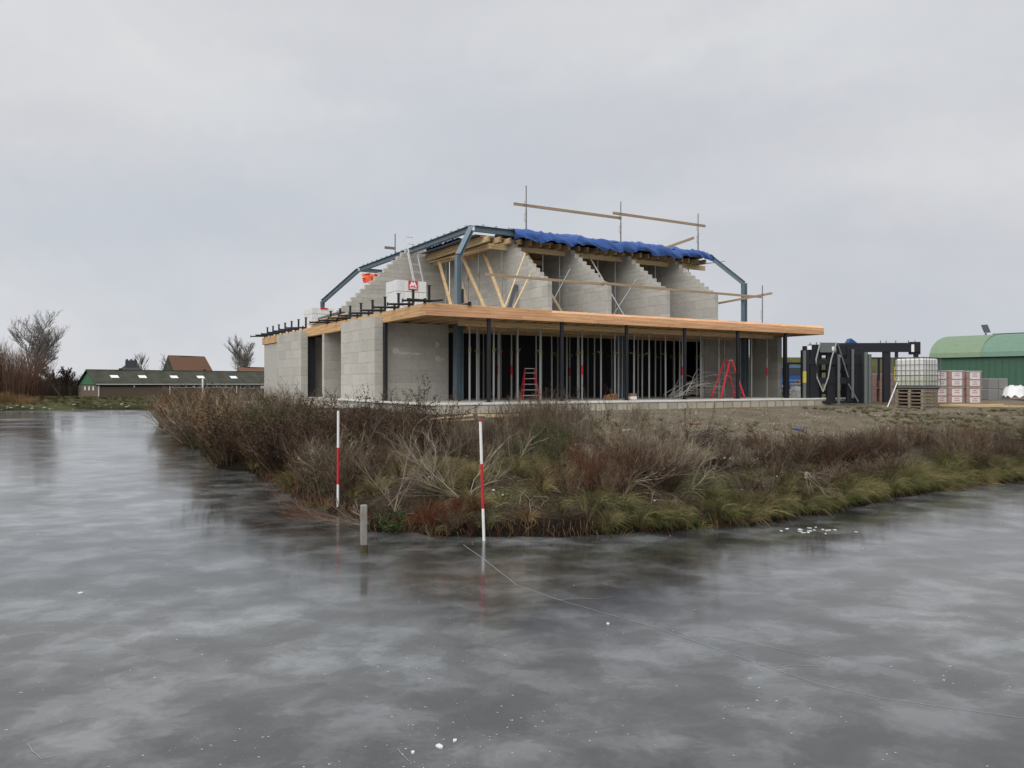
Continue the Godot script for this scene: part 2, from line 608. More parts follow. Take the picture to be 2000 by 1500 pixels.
func make_land() -> void:
	shore_noise.seed = 4
	shore_noise.frequency = 0.9
	shore_noise.fractal_octaves = 3
	lump_noise.seed = 9
	lump_noise.frequency = 0.55
	lump_noise.fractal_octaves = 4
	zone_noise.seed = 15
	zone_noise.frequency = 0.22
	zone_noise.fractal_octaves = 4
	land_outline = PackedVector2Array(shoreline)
	land_outline.append_array(PackedVector2Array([Vector2(900, 2500), Vector2(-900, 2500)]))
	var xs := axis_lines([[-900, 100.0], [-200, 20.0], [-60, 3.0], [-24, 0.7], [-9, 0.16], [9.5, 0.3], [20, 1.2], [50, 6.0], [150, 50.0], [900, 1]])
	var ds := axis_lines([[8.2, 0.13], [17, 0.3], [30, 0.7], [58, 2.5], [130, 15.0], [300, 80.0], [1500, 1]])
	var sh := Shape.new()
	var nx := xs.size()
	var hs := PackedFloat32Array()
	for d in ds:
		for x in xs:
			var h := height(x, d)
			hs.push_back(h)
	for j in ds.size():
		for i in nx:
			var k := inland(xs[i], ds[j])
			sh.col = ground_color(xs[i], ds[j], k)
			var a := hs[j * nx + maxi(i - 1, 0)]
			var b := hs[j * nx + mini(i + 1, nx - 1)]
			var c := hs[maxi(j - 1, 0) * nx + i]
			var e := hs[mini(j + 1, ds.size() - 1) * nx + i]
			var dx := xs[mini(i + 1, nx - 1)] - xs[maxi(i - 1, 0)]
			var dz := ds[mini(j + 1, ds.size() - 1)] - ds[maxi(j - 1, 0)]
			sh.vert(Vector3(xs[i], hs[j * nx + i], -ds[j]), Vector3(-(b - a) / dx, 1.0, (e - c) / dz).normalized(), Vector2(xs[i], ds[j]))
	for j in ds.size() - 1:
		for i in nx - 1:
			var a := j * nx + i
			if hs[a] < -0.3 and hs[a + 1] < -0.3 and hs[a + nx] < -0.3 and hs[a + nx + 1] < -0.3:
				continue
			for q in [a, a + nx, a + nx + 1, a, a + nx + 1, a + 1]:
				sh.ix.push_back(q)
	var crumbs := noise_tex(0.035, 6, [[0.0, Color(0.45, 0.43, 0.41)], [0.35, Color(0.72, 0.70, 0.67)], [0.6, Color(0.92, 0.91, 0.88)], [0.85, Color(1, 1, 1)], [1.0, Color(1, 1, 1)]], 1024, FastNoiseLite.TYPE_SIMPLEX_SMOOTH, 31, 14.0, 0.7)
	var m := StandardMaterial3D.new()
	m.resource_name = "earth"
	m.vertex_color_use_as_albedo = true
	m.albedo_texture = crumbs
	m.roughness = 0.97
	m.metallic_specular = 0.2
	m.uv1_scale = Vector3(0.42, 0.42, 1)
	m.heightmap_enabled = true
	m.heightmap_texture = noise_tex(0.05, 6, [], 1024, FastNoiseLite.TYPE_SIMPLEX_SMOOTH, 33, 10.0, 0.65)
	m.heightmap_scale = 5.0
	M.earth = m
	var g := part("ground", sh, m, self)
	g.set_meta("kind", "structure")
	make_ice()


func ice_strip(pts: Array, w0: float, w1: float) -> Shape:
	var sh := Shape.new()
	sh.ribbon(pts, w0, w1, Vector3.UP)
	return sh


func make_ice() -> void:
	var sh := Shape.new()
	var lines := [-260.0, -60.0, -20.0, 20.0, 60.0, 300.0]
	var rows := [-140.0, -30.0, 0.0, 10.0, 25.0, 62.0]
	for j in rows.size():
		for i in lines.size():
			sh.vert(Vector3(lines[i], 0, -rows[j]), Vector3.UP, Vector2(lines[i], rows[j]))
	for j in rows.size() - 1:
		for i in lines.size() - 1:
			var a := j * lines.size() + i
			for q in [a, a + lines.size(), a + lines.size() + 1, a, a + lines.size() + 1, a + 1]:
				sh.ix.push_back(q)
	# cloudy white ice over dark clear ice, with a fine bloom of frost grain
	var clouds := noise_tex(0.0155, 7, [[0.0, lin(0.028, 0.029, 0.027)], [0.30, lin(0.046, 0.048, 0.045)], [0.45, lin(0.074, 0.078, 0.076)], [0.58, lin(0.120, 0.127, 0.128)], [0.74, lin(0.180, 0.189, 0.193)], [1.0, lin(0.27, 0.28, 0.285)]], 2048, FastNoiseLite.TYPE_SIMPLEX_SMOOTH, 77, 26.0, 0.64)
	var m := StandardMaterial3D.new()
	m.resource_name = "ice"
	m.albedo_texture = clouds
	m.uv1_scale = Vector3(0.032, 0.04, 1)
	m.roughness = 1.0
	m.roughness_texture = noise_tex(0.006, 5, [[0.0, Color(0.08, 0.08, 0.08)], [0.45, Color(0.125, 0.125, 0.125)], [0.7, Color(0.18, 0.18, 0.18)], [1.0, Color(0.26, 0.26, 0.26)]], 1024, FastNoiseLite.TYPE_SIMPLEX_SMOOTH, 78, 26.0, 0.5)
	m.metallic_specular = 0.72
	# broad sheets of whiter and clearer ice
	m.detail_enabled = true
	m.detail_blend_mode = BaseMaterial3D.BLEND_MODE_MUL
	m.detail_uv_layer = BaseMaterial3D.DETAIL_UV_2
	m.detail_albedo = noise_tex(0.009, 4, [[0.0, Color(0.66, 0.67, 0.67)], [0.34, Color(0.78, 0.78, 0.78)], [0.62, Color(1, 1, 1)], [1.0, Color(1, 1, 1)]], 512, FastNoiseLite.TYPE_SIMPLEX_SMOOTH, 91, 20.0, 0.5)
	m.uv2_scale = Vector3(0.024, 0.030, 1)
	sh.two = true
	M.ice = m
	var o := part("ice", sh, m, self)
	o.set_meta("kind", "structure")
	mat("frost_line", lin(0.27, 0.28, 0.285), 0.6)
	mat("frost", lin(0.62, 0.64, 0.66), 0.8)
	# long pressure cracks, frosted along their length
	var r := RandomNumberGenerator.new()
	r.seed = 5
	for line in [[[-0.53, 8.4], [-0.25, 7.6], [0.04, 6.71], [0.38, 6.25], [0.71, 5.88], [1.02, 5.55], [1.35, 5.09], [1.6, 4.75], [1.78, 4.49], [2.05, 4.3], [2.35, 4.17], [2.68, 4.04], [3.4, 3.8]], [[1.33, 5.38], [1.5, 5.28], [1.76, 5.09], [1.98, 4.95]], [[0.38, 6.25], [0.52, 6.3], [0.7, 6.28], [0.82, 6.35]], [[1.6, 4.75], [1.75, 4.8], [1.95, 4.78]], [[-2.35, 3.75], [-2.2, 3.6], [-2.12, 3.64]], [[-0.55, 3.7], [-0.48, 3.58]]]:
		var pts := []
		for i in line.size() - 1:
			for j in 4:
				var k := j / 4.0
				pts.append(Vector3(lerpf(line[i][0], line[i + 1][0], k) + r.randf_range(-0.004, 0.004), 0.002, -lerpf(line[i][1], line[i + 1][1], k) + r.randf_range(-0.004, 0.004)))
		pts.append(Vector3(line[-1][0], 0.002, -line[-1][1]))
		part("crack", ice_strip(pts, 0.0065 if line.size() > 6 else 0.004, 0.003), M.frost_line, o)
	# specks of snow and chipped ice lying on the sheet
	var flake := Shape.new()
	var ring := []
	for i in 7:
		var a := TAU * i / 7.0
		ring.append(Vector3(cos(a), 0, sin(a)) * (0.7 + 0.5 * sin(i * 2.3)))
	for i in 7:
		flake.tri(Vector3(0, 0.35, 0), ring[i], ring[(i + 1) % 7], Vector3.UP)
	var mm := MultiMesh.new()
	mm.transform_format = MultiMesh.TRANSFORM_3D
	mm.mesh = flake.mesh()
	var spots := []
	var drift := FastNoiseLite.new()
	drift.seed = 41
	drift.frequency = 0.6
	while spots.size() < 5200:
		var d := 2.6 + pow(r.randf(), 2.0) * 14.0
		var x := r.randf_range(-0.75, 0.75) * d
		var dens := smoothstep(-0.1, 0.5, drift.get_noise_2d(x, d)) * (1.0 if d < 5.0 else 0.35)
		if r.randf() > 0.06 + dens:
			continue
		if inland(x, d) > -0.1:
			continue
		var big := 0.0011 + 0.0050 * pow(r.randf(), 8.0)
		spots.append(Transform3D(Basis.from_euler(Vector3(0, r.randf() * TAU, 0)).scaled(Vector3(big * r.randf_range(0.7, 2.2), big * 0.5, big)), Vector3(x, 0.0012, -d)))
	mm.instance_count = spots.size()
	for i in spots.size():
		mm.set_instance_transform(i, spots[i])
	var mi := MultiMeshInstance3D.new()
	mi.name = "snow_specks"
	mi.multimesh = mm
	mi.material_override = M.frost
	add_child(mi)
	tag(mi, "white specks of snow and chipped ice on the frozen water", "snow specks", "", "stuff")
	# larger chips
	for q in [[-0.35, 3.72, 0.016], [-0.28, 3.78, 0.009], [0.70, 5.62, 0.012], [-3.6, 6.45, 0.016], [-0.47, 3.66, 0.008]]:
		var ch := Shape.new()
		var pr := PackedVector2Array()
		for i in 8:
			var a := TAU * i / 8.0
			pr.push_back(Vector2(cos(a) * 1.35, sin(a)) * q[2] * r.randf_range(0.7, 1.15))
		ch.prism(pr, 0.0, 0.008, Transform3D(Basis(Vector3.RIGHT, -PI / 2), Vector3.ZERO))
		whole("ice_chip", ch, M.frost, Vector3(q[0], 0.0005, -q[1]), r.randf() * TAU, "small flat white chip of ice lying on the frozen water", "ice chip", "ice chips on the frozen water")
	# broken crust by the bank
	for i in 18:
		var ch := Shape.new()
		var pr := PackedVector2Array()
		for j in 6:
			var a := TAU * j / 6.0
			pr.push_back(Vector2(cos(a) * 1.5, sin(a)) * r.randf_range(0.006, 0.024))
		ch.prism(pr, 0.0, 0.004, Transform3D(Basis(Vector3.RIGHT, -PI / 2), Vector3.ZERO))
		var along := r.randfn(0.0, 0.3)
		whole("ice_shard", ch, M.frost, Vector3(3.62 + along + r.randf_range(-0.16, 0.16), 0.0005, -(9.2 + along * 0.2 + r.randf_range(-0.2, 0.2))), r.randf() * TAU, "thin white shard of broken ice crust beside the grassy bank", "ice shard", "ice shards beside the bank")


# ---------------------------------------------------------------- the unfinished building

var block_cache := {}


func block_mesh(size: Vector3) -> Mesh:
	var key := "%d %d %d" % [roundi(size.x * 200), roundi(size.y * 200), roundi(size.z * 200)]
	if not block_cache.has(key):
		var sh := Shape.new()
		sh.box(Vector3.ZERO, size, 0.006)
		block_cache[key] = sh.mesh()
	return block_cache[key]


# rows: [y0, y1, from, to, block length]; along_t tells whether the wall runs back (t) or along the front (s)
func block_wall(b: Node3D, called: String, piece: String, along_t: bool, fixed: float, thick: float, rows: Array, r: RandomNumberGenerator) -> MeshInstance3D:
	var core := Shape.new()
	for q in rows:
		var at := loc(fixed, (q[0] + q[1]) * 0.5, (q[2] + q[3]) * 0.5) if along_t else loc((q[2] + q[3]) * 0.5, (q[0] + q[1]) * 0.5, fixed)
		var l: float = q[3] - q[2] - 0.02
		core.box(at, Vector3(thick - 0.014, q[1] - q[0] + 0.002, l) if along_t else Vector3(l, q[1] - q[0] + 0.002, thick - 0.014), 0.0)
	var w := part(called, core, M.mortar, b)
	var odd := false
	for q in rows:
		var x: float = q[2]
		odd = not odd
		var first := true
		while x < q[3] - 0.02:
			var l: float = q[4]
			if first and odd:
				l *= 0.5
			first = false
			var e: float = minf(x + l, q[3])
			if q[3] - e < 0.12:
				e = q[3]
			var mid := (x + e) * 0.5
			var len := e - x - 0.008
			var hh: float = q[1] - q[0] - 0.009
			var o := MeshInstance3D.new()
			o.name = piece
			o.mesh = block_mesh(Vector3(thick, hh, len) if along_t else Vector3(len, hh, thick))
			o.material_override = M["block_%d" % r.randi_range(0, 6)]
			var y: float = (q[0] + q[1]) * 0.5
			var off := r.randf_range(-0.0025, 0.0025)
			o.position = loc(fixed + off, y, mid) if along_t else loc(mid, y, fixed + off)
			w.add_child(o, true)
			x = e
	return w


func even_rows(y0: float, y1: float, n: int, from: float, to: float, l: float) -> Array:
	var out := []
	for i in n:
		out.append([lerpf(y0, y1, float(i) / n), lerpf(y0, y1, float(i + 1) / n), from, to, l])
	return out


func make_building() -> void:
	var b := thing("unfinished_house", "unfinished grey block house with timber canopy and blue-grey steel frame", "building", Vector3(CORNER.x, 0, -CORNER.y), TURN)
	var r := RandomNumberGenerator.new()
	r.seed = 12
	# slab, its white edge strip and the pale edge panels in front
	one_box("floor_slab", loc(8.85, 1.0, 8.4), Vector3(18.2, 0.35, 19.0), M.concrete, b)
	one_box("slab_edge_strip", loc(8.85, 1.16, -1.16), Vector3(18.26, 0.06, 0.09), M.white_edge, b)
	one_box("slab_edge_strip", loc(-0.29, 1.16, 3.0), Vector3(0.09, 0.06, 8.3), M.white_edge, b)
	var x := -0.25
	while x < 17.8:
		var l := 0.435 + r.randf_range(-0.02, 0.02)
		one_box("edge_panel", loc(x + l * 0.5, 0.985 + r.randf_range(-0.006, 0.006), -1.155 + r.randf_range(-0.006, 0.006)), Vector3(l - 0.028, 0.27, 0.05), M["edge_panel_%d" % r.randi_range(0, 2)], b, 0.008)
		if r.randf() < 0.7:
			one_box("edge_stake", loc(x + l, 0.98, -1.19), Vector3(0.025, 0.3, 0.03), M.pine_old, b)
		x += l
	# lower terrace on the side where the long arms stick out
	one_box("terrace_slab", loc(-2.6, 0.91, 8.5), Vector3(4.4, 0.24, 9.0), M.concrete, b)
	one_box("terrace_edge_strip", loc(-4.83, 1.0, 8.5), Vector3(0.07, 0.1, 9.1), M.white_edge, b)
	one_box("terrace_edge_strip", loc(-2.6, 1.0, 3.97), Vector3(4.3, 0.1, 0.07), M.white_edge, b)

	# steel columns
	for s in [2.2, 4.93, 7.64, 10.33, 13.04, 15.73]:
		var col := one_box("black_column", loc(s, (SLAB + 3.76) * 0.5, 0.14), Vector3(0.10, 3.76 - SLAB, 0.10), M.black_steel, b)
		one_box("base_plate", loc(0, -1.28, 0), Vector3(0.2, 0.014, 0.2), M.black_steel, col, 0.002)
	for q in [[0.06, 3.30], [17.72, 1.84]]:
		var col := one_box("black_column", loc(q[0], (1.0 + 3.76) * 0.5, q[1]), Vector3(0.11, 2.76, 0.11), M.black_steel, b)
		one_box("base_plate", loc(0, -1.33, 0), Vector3(0.26, 0.09, 0.26), M.black_steel, col, 0.004)
	for q in [[2.63, 3.08, SLAB, 3.75, 0.27], [9.74, 3.08, SLAB, 3.75, 0.24], [16.65, 3.08, SLAB, 3.75, 0.24]]:
		var sh := Shape.new()
		sh.girder(loc(q[0], q[2], q[1]), loc(q[0], q[3], q[1]), q[4], q[4], Vector3(1, 0, 0))
		part("blue_column", sh, M.blue_steel, b)

	# glued timber fascia in three layers of boards
	for layer in 3:
		var y0 := 3.76 + layer * 0.12
		var at := 0.0
		while at < 17.88:
			var to := minf(at + r.randf_range(2.6, 5.2), 17.9)
			if 17.9 - to < 1.2:
				to = 17.9
			var sh := Shape.new()
			if layer < 2:
				sh.box(loc((at + to) * 0.5, y0 + 0.06, 0.08), Vector3(to - at - 0.0015, 0.1185, 0.16), 0.002)
			else:
				var chamfer := PackedVector2Array([Vector2(0.0, 0.0), Vector2(0.16, 0.0), Vector2(0.16, 0.12), Vector2(0.14, 0.12), Vector2(0.0, 0.03)])
				if at < 2.0 and to < 6.0:
					chamfer = PackedVector2Array([Vector2(0.0, 0.0), Vector2(0.16, 0.0), Vector2(0.16, 0.12), Vector2(0.004, 0.12), Vector2(0.0, 0.116)])
				# outline x is t, drawn out along s
				sh.prism(chamfer, at, to - 0.0015, Transform3D(Basis(Vector3(0, 0, -1), Vector3.UP, Vector3(1, 0, 0)), Vector3(0, y0, 0)))
			part("fascia_board", sh, M["glulam_%d" % r.randi_range(0, 3)], b)
			at = to
	var zx := 0.162
	while zx < 20.4:
		var to := minf(zx + 5.1, 20.4)
		one_box("side_beam", loc(0.09, 3.94, (zx + to) * 0.5), Vector3(0.18, 0.36, to - zx - 0.002), M.side_beam, b, 0.003)
		zx = to
	one_box("side_beam", loc(17.81, 3.94, 9.0), Vector3(0.18, 0.358, 17.6), M.glulam_1, b, 0.003)
	for q in [[1.75, 7.2], [7.2, 12.4], [12.4, 16.4]]:
		one_box("carrying_beam", loc((q[0] + q[1]) * 0.5, 3.69, 1.34), Vector3(q[1] - q[0] - 0.004, 0.17, 0.075), M.pine_pale, b, 0.003)
	for t in [3.0, 4.6]:
		one_box("carrying_beam", loc(9.5, 3.69, t), Vector3(13.2, 0.17, 0.075), M.pine, b, 0.003)
	x = 0.45
	while x < 17.6:
		one_box("canopy_joist", loc(x, 3.88, 3.15), Vector3(0.07, 0.20, 5.9), M.pine, b, 0.003)
		x += 0.61
	one_box("roof_deck", loc(8.95, 4.02, 10.3), Vector3(17.5, 0.07, 20.0), M.plywood, b)
	one_box("roof_membrane", loc(8.95, 4.085, 10.35), Vector3(17.4, 0.05, 19.8), M.concrete, b)

	# outrigger brackets along the side beam
	var br := Shape.new()
	br.tube([loc(0.16, 0.03, 0), loc(-0.70, -0.01, 0)], 0.042, 0.030, 8)
	br.box(loc(0.0, 0.02, 0), Vector3(0.03, 0.15, 0.15), 0.004)
	br.box(loc(-0.70, -0.01, 0), Vector3(0.012, 0.11, 0.11), 0.003)
	br.box(loc(0.14, 0.25, 0.0), Vector3(0.07, 0.44, 0.05), 0.004)
	br.box(loc(0.14, 0.475, 0.0), Vector3(0.13, 0.014, 0.10), 0.003)
	var brm := br.mesh()
	for k in 18:
		if k in [9, 10]:
			continue
		var o := part_mesh("bracket", brm, M.black_steel, b)
		o.position = loc(0.0, 4.16, 0.05 + k * 1.165)
	var cb := Shape.new()
	cb.tube([loc(0.15, 0.03, 0.1), loc(-0.75, 0.0, -0.35)], 0.045, 0.03, 8)
	cb.tube([loc(0.1, 0.03, 0.15), loc(0.32, 0.02, -0.45)], 0.04, 0.03, 8)
	part("corner_bracket", cb, M.black_steel, b).position = loc(0.05, 4.16, 0.05)
	var fb := Shape.new()
	fb.tube([loc(0, 0, 0.4), loc(0, 0, -0.10)], 0.035, 0.04, 8)
	fb.box(loc(0, 0, -0.12), Vector3(0.12, 0.12, 0.02), 0.004)
	fb.box(loc(0, 0.27, 0.35), Vector3(0.07, 0.44, 0.05), 0.004)
	part("bracket", fb, M.black_steel, b).position = loc(1.42, 4.16, 0.05)

	# ground floor walls
	block_wall(b, "side_wall", "wall_block", true, -0.13, 0.30, even_rows(0.93, 3.97, 8, 3.42, 6.85, 0.62), r)
	block_wall(b, "side_wall", "wall_block", true, -0.13, 0.30, even_rows(0.93, 3.99, 8, 12.15, 16.2, 0.62), r)
	block_wall(b, "front_wall", "wall_block", false, 3.75, 0.30, even_rows(0.98, 3.80, 7, 0.22, 2.52, 0.60), r)
	block_wall(b, "cross_wall", "wall_block", false, 9.95, 0.24, even_rows(1.18, 3.80, 7, 0.0, 3.0, 0.62), r)
	block_wall(b, "cross_wall", "wall_block", false, 13.0, 0.28, even_rows(1.18, 3.80, 7, 0.45, 4.0, 0.62), r)
	block_wall(b, "side_wall", "wall_block", true, 17.62, 0.26, even_rows(SLAB, 3.76, 7, 2.0, 3.6, 0.8), r)
	block_wall(b, "front_wall", "wall_block", false, 4.3, 0.28, even_rows(SLAB, 3.78, 7, 15.3, 17.45, 0.62), r)
	var plain := Shape.new()
	plain.box(loc(0.2, 2.4, 18.2), Vector3(0.28, 2.7, 4.0), 0.0)
	plain.box(loc(17.6, 2.45, 9.6), Vector3(0.26, 2.58, 11.0), 0.0)
	plain.box(loc(9.0, 2.45, 17.9), Vector3(17.0, 2.58, 0.28), 0.0)
	part("rear_wall", plain, M.block_1, b)
	var shade_black := Shape.new()  # added black sheets that paint the interior dark
	shade_black.box(loc(10.1, 2.47, 6.6), Vector3(15.2, 2.58, 0.05), 0.0)
	shade_black.box(loc(2.48, 2.47, 5.3), Vector3(0.05, 2.58, 2.6), 0.0)
	shade_black.box(loc(17.42, 2.47, 5.6), Vector3(0.05, 2.58, 2.2), 0.0)
	shade_black.box(loc(0.22, 2.47, 12.3), Vector3(0.3, 2.58, 0.06), 0.0)  # narrow black upright in the side opening, meant as a column
	part("shade_sheet", shade_black, M.shade_black, b)
	# repair smears of filler on the front wall
	var sm := Shape.new()
	for q in [[0.45, 2.85, 0.34, 0.2], [0.75, 2.78, 0.5, 0.1], [1.15, 2.77, 0.5, 0.09], [1.98, 3.10, 0.17, 0.22], [2.0, 2.62, 0.24, 0.22], [2.2, 2.60, 0.16, 0.12]]:
		var pr := PackedVector2Array()
		for i in 14:
			var a := TAU * i / 14.0
			pr.push_back(Vector2(cos(a) * q[2], sin(a) * q[3]) * r.randf_range(0.32, 0.56))
		sm.prism(pr, 0.0, 0.004, Transform3D(Basis.IDENTITY, loc(q[0] + 0.1, q[1], 3.597 + r.randf_range(-0.0015, 0.0))))
	part("filler_smear", sm, M.patch, b)

	# stepped cross walls of the upper floor
	var step := 0.186
	for i in 4:
		var s: float = [5.86, 8.54, 11.45, 14.08][i]
		var deep: float = [10.1, 6.7, 6.7, 6.7][i]
		var rows := even_rows(4.12, 5.236, 3, 2.24, deep, 0.74)
		rows.append([5.236, 5.42, 2.24, deep, 0.74])
		for k in 10:
			rows.append([5.42 + k * step, 5.42 + (k + 1) * step, 2.24 + (k + 1) * 0.262, deep, 0.92])
		block_wall(b, "stepped_wall", "stepped_block", true, s, 0.20, rows, r)
		# chamfered foot of the stair of blocks
	var gable := even_rows(4.12, 4.77, 2, 0.66, 5.74, 0.74)
	for k in 15:
		gable.append([4.77 + k * step, 4.77 + (k + 1) * step, 0.66 + (k + 1) * 0.2, 5.74, 0.92])
	block_wall(b, "gable_wall", "gable_block", false, 10.2, 0.20, gable, r)
	var upper := Shape.new()
	upper.box(loc(11.0, 5.7, 10.2), Vector3(10.0, 3.16, 0.2), 0.0)
	upper.box(loc(15.9, 5.7, 8.4), Vector3(0.2, 3.16, 3.4), 0.0)
	part("upper_rear_wall", upper, M.block_4, b)

	# upper deck
	for q in [[4.9, 9.2], [9.2, 13.1], [13.1, 16.2]]:
		one_box("deck_beam", loc((q[0] + q[1]) * 0.5, 7.0, 5.05), Vector3(q[1] - q[0] - 0.004, 0.2, 0.09), M.pine_pale, b, 0.003)
	one_box("deck_beam", loc(10.5, 7.0, 7.6), Vector3(11.2, 0.2, 0.09), M.pine_pale, b, 0.003)
	one_box("deck_beam", loc(4.95, 7.0, 7.55), Vector3(0.09, 0.2, 4.9), M.pine, b, 0.003)
	x = 4.7
	while x < 16.0:
		one_box("deck_joist", loc(x, 7.20, 7.35 + r.randf_range(-0.08, 0.05)), Vector3(0.085, 0.2, 5.5), M.pine_pale if r.randf() < 0.5 else M.pine, b, 0.003)
		x += 0.46
	one_box("deck_sheet", loc(10.3, 7.32, 7.6), Vector3(11.5, 0.03, 5.3), M.plywood, b, 0.002)
	one_box("deck_sheet", loc(4.75, 7.37, 7.5), Vector3(0.9, 0.02, 5.0), M.panel_dark, b, 0.002)

	# blue-grey steel roof frame: ring beam, raking corners and posts
	var top := 7.435
	var ring_a := loc(3.81, top, 4.3)
	var ring_b := loc(15.6, top, 4.3)
	var ring_c := loc(3.81, top, 16.3)
	var sh := Shape.new()
	sh.girder(ring_a, loc(3.81, top, 10.03), 0.21, 0.2)
	part("ring_beam", sh, M.blue_steel, b)
	sh = Shape.new()
	sh.girder(loc(3.81, top, 10.36), ring_c, 0.21, 0.2)
	part("ring_beam", sh, M.blue_steel, b)
	sh = Shape.new()
	sh.girder(loc(3.92, top, 4.3), ring_b, 0.21, 0.2)
	part("ring_beam", sh, M.blue_steel, b)
	sh = Shape.new()
	sh.girder(ring_c, loc(8.0, top - 0.05, 16.3), 0.18, 0.16)
	part("ring_beam", sh, M.blue_steel, b)
	for q in [[loc(2.63, 6.15, 3.08), loc(3.76, 7.42, 4.24)], [loc(16.6, 6.12, 3.08), loc(15.64, 7.42, 4.22)], [loc(2.6, 5.97, 18.5), loc(3.76, 7.42, 16.35)]]:
		sh = Shape.new()
		sh.girder(q[0], q[1], 0.19, 0.18)
		part("raking_beam", sh, M.blue_steel, b)
	for q in [[2.63, 3.08, 6.17, 0.19], [16.6, 3.08, 6.14, 0.19], [2.6, 18.5, 6.0, 0.19]]:
		sh = Shape.new()
		sh.girder(loc(q[0], 4.12, q[1]), loc(q[0], q[2], q[1]), q[3], q[3], Vector3(1, 0, 0))
		part("upper_post", sh, M.blue_steel, b)
	var stud := Shape.new()
	stud.tube([Vector3(0, 0, 0), Vector3(0, 0.09, 0)], 0.016, 0.016, 6)
	stud.tube([Vector3(0, 0, -0.1), Vector3(0, 0.09, -0.1)], 0.016, 0.016, 6)
	var studm := stud.mesh()
	for k in 19:
		if k == 9:
			continue
		part_mesh("stud", studm, M.blue_steel, b).position = loc(3.81, top + 0.1, 4.75 + k * 0.61)
	for k in 3:
		var o := part_mesh("stud", studm, M.blue_steel, b)
		o.position = loc(4.3 + k * 0.55, top + 0.1, 4.3)


func make_tarp() -> void:
	var t := thing("blue_tarpaulin", "crumpled blue tarpaulin lying along the edge of the upper timber deck", "tarpaulin", site(10.6, 6.0, 7.3), TURN)
	var sh := Shape.new()
	var f := FastNoiseLite.new()
	f.seed = 3
	f.frequency = 0.9
	f.fractal_octaves = 2
	var nu := 170
	var prof := [[-1.93, -0.10], [-1.95, 0.02], [-1.92, 0.16], [-1.84, 0.27], [-1.62, 0.31], [-1.25, 0.33], [-0.8, 0.30], [-0.3, 0.23], [0.3, 0.17], [1.2, 0.16], [2.6, 0.16]]
	var nv := 30
	var grid := []
	for i in nu + 1:
		var s := lerpf(-5.1, 5.25, float(i) / nu)
		var row := []
		var hang := f.get_noise_2d(s * 0.9, 7.0) * 0.16 + 0.10 * absf(sin(s * 1.15 + 0.6)) - 0.06
		for j in nv + 1:
			var k := float(j) / nv * (prof.size() - 1)
			var a: Array = prof[mini(int(k), prof.size() - 2)]
			var b: Array = prof[mini(int(k) + 1, prof.size() - 1)]
			var q := k - minf(int(k), prof.size() - 2)
			var tt := lerpf(a[0], b[0], q)
			var yy := lerpf(a[1], b[1], q)
			var drop := clampf(1.0 - k / 2.5, 0.0, 1.0)
			yy += hang * drop
			var fold := f.get_noise_2d(s * 0.8 + yy * 1.2, tt * 1.1 + s * 0.35)
			var crease := 1.0 - absf(f.get_noise_2d(s * 0.55 - tt * 1.5 + 30.0, tt * 0.9 + s * 0.5)) * 3.0
			yy += fold * 0.11 * (1.0 - drop * 0.7) + pow(maxf(crease, 0.0), 2.0) * 0.07 - 0.03
			tt += f.get_noise_2d(s * 1.7 + yy * 2.5, yy * 1.5 + 11.0) * 0.12 * maxf(drop, 0.25) - 0.03
			if s > 4.6:
				yy -= (s - 4.6) * 0.25 * (1.0 - drop)
			row.append(Vector3(s, yy, -tt))
		grid.append(row)
	var k0 := 0
	for i in nu + 1:
		for j in nv + 1:
			var du: Vector3 = grid[mini(i + 1, nu)][j] - grid[maxi(i - 1, 0)][j]
			var dv: Vector3 = grid[i][mini(j + 1, nv)] - grid[i][maxi(j - 1, 0)]
			var nn := du.cross(dv).normalized()
			sh.vert(grid[i][j], nn)
	for i in nu:
		for j in nv:
			var a := i * (nv + 1) + j
			for q in [a, a + nv + 1, a + nv + 2, a, a + nv + 2, a + 1]:
				sh.ix.push_back(q)
	part("sheet", sh, M.tarp, t)
	# a second, smaller piece crumpled on the other edge of the deck
	var o := thing("blue_tarpaulin", "small crumpled strip of blue tarpaulin on the dark deck edge near the ladder", "tarpaulin", site(4.75, 8.2, 7.38), TURN)
	sh = Shape.new()
	for i in 24:
		for j in 8:
			var p := Vector3((j / 7.0 - 0.5) * 0.9, 0.06 + f.get_noise_2d(i * 0.9, j * 0.8) * 0.11 + 0.05, (i / 23.0 - 0.5) * 3.2)
			sh.vert(p, Vector3(f.get_noise_2d(i * 1.4, j) * 1.2, 1, f.get_noise_2d(j * 1.3, i) * 1.2).normalized())
	for i in 23:
		for j in 7:
			var a := i * 8 + j
			for q in [a, a + 8, a + 9, a, a + 9, a + 1]:
				sh.ix.push_back(q)
	part("sheet", sh, M.tarp, o)
	var g := thing("orange_sheet", "crumpled orange plastic sheet behind the stepped gable wall", "plastic sheet", site(2.25, 10.55, 6.0), TURN)
	sh = Shape.new()
	for i in 10:
		for j in 8:
			var u := i / 9.0 - 0.5
			var w := j / 7.0
			sh.vert(Vector3(u * 0.75 + f.get_noise_2d(i * 2.0, j * 2.0) * 0.1, w * 0.42 + f.get_noise_2d(i, j * 3.0) * 0.08, f.get_noise_2d(i * 1.7, j) * 0.18), Vector3(f.get_noise_2d(i * 2.0, j), 0.5, 1).normalized())
	for i in 9:
		for j in 7:
			var a := i * 8 + j
			for q in [a, a + 8, a + 9, a, a + 9, a + 1]:
				sh.ix.push_back(q)
	part("sheet", sh, M.orange_sheet, g)


# ---------------------------------------------------------------- things on and around the building

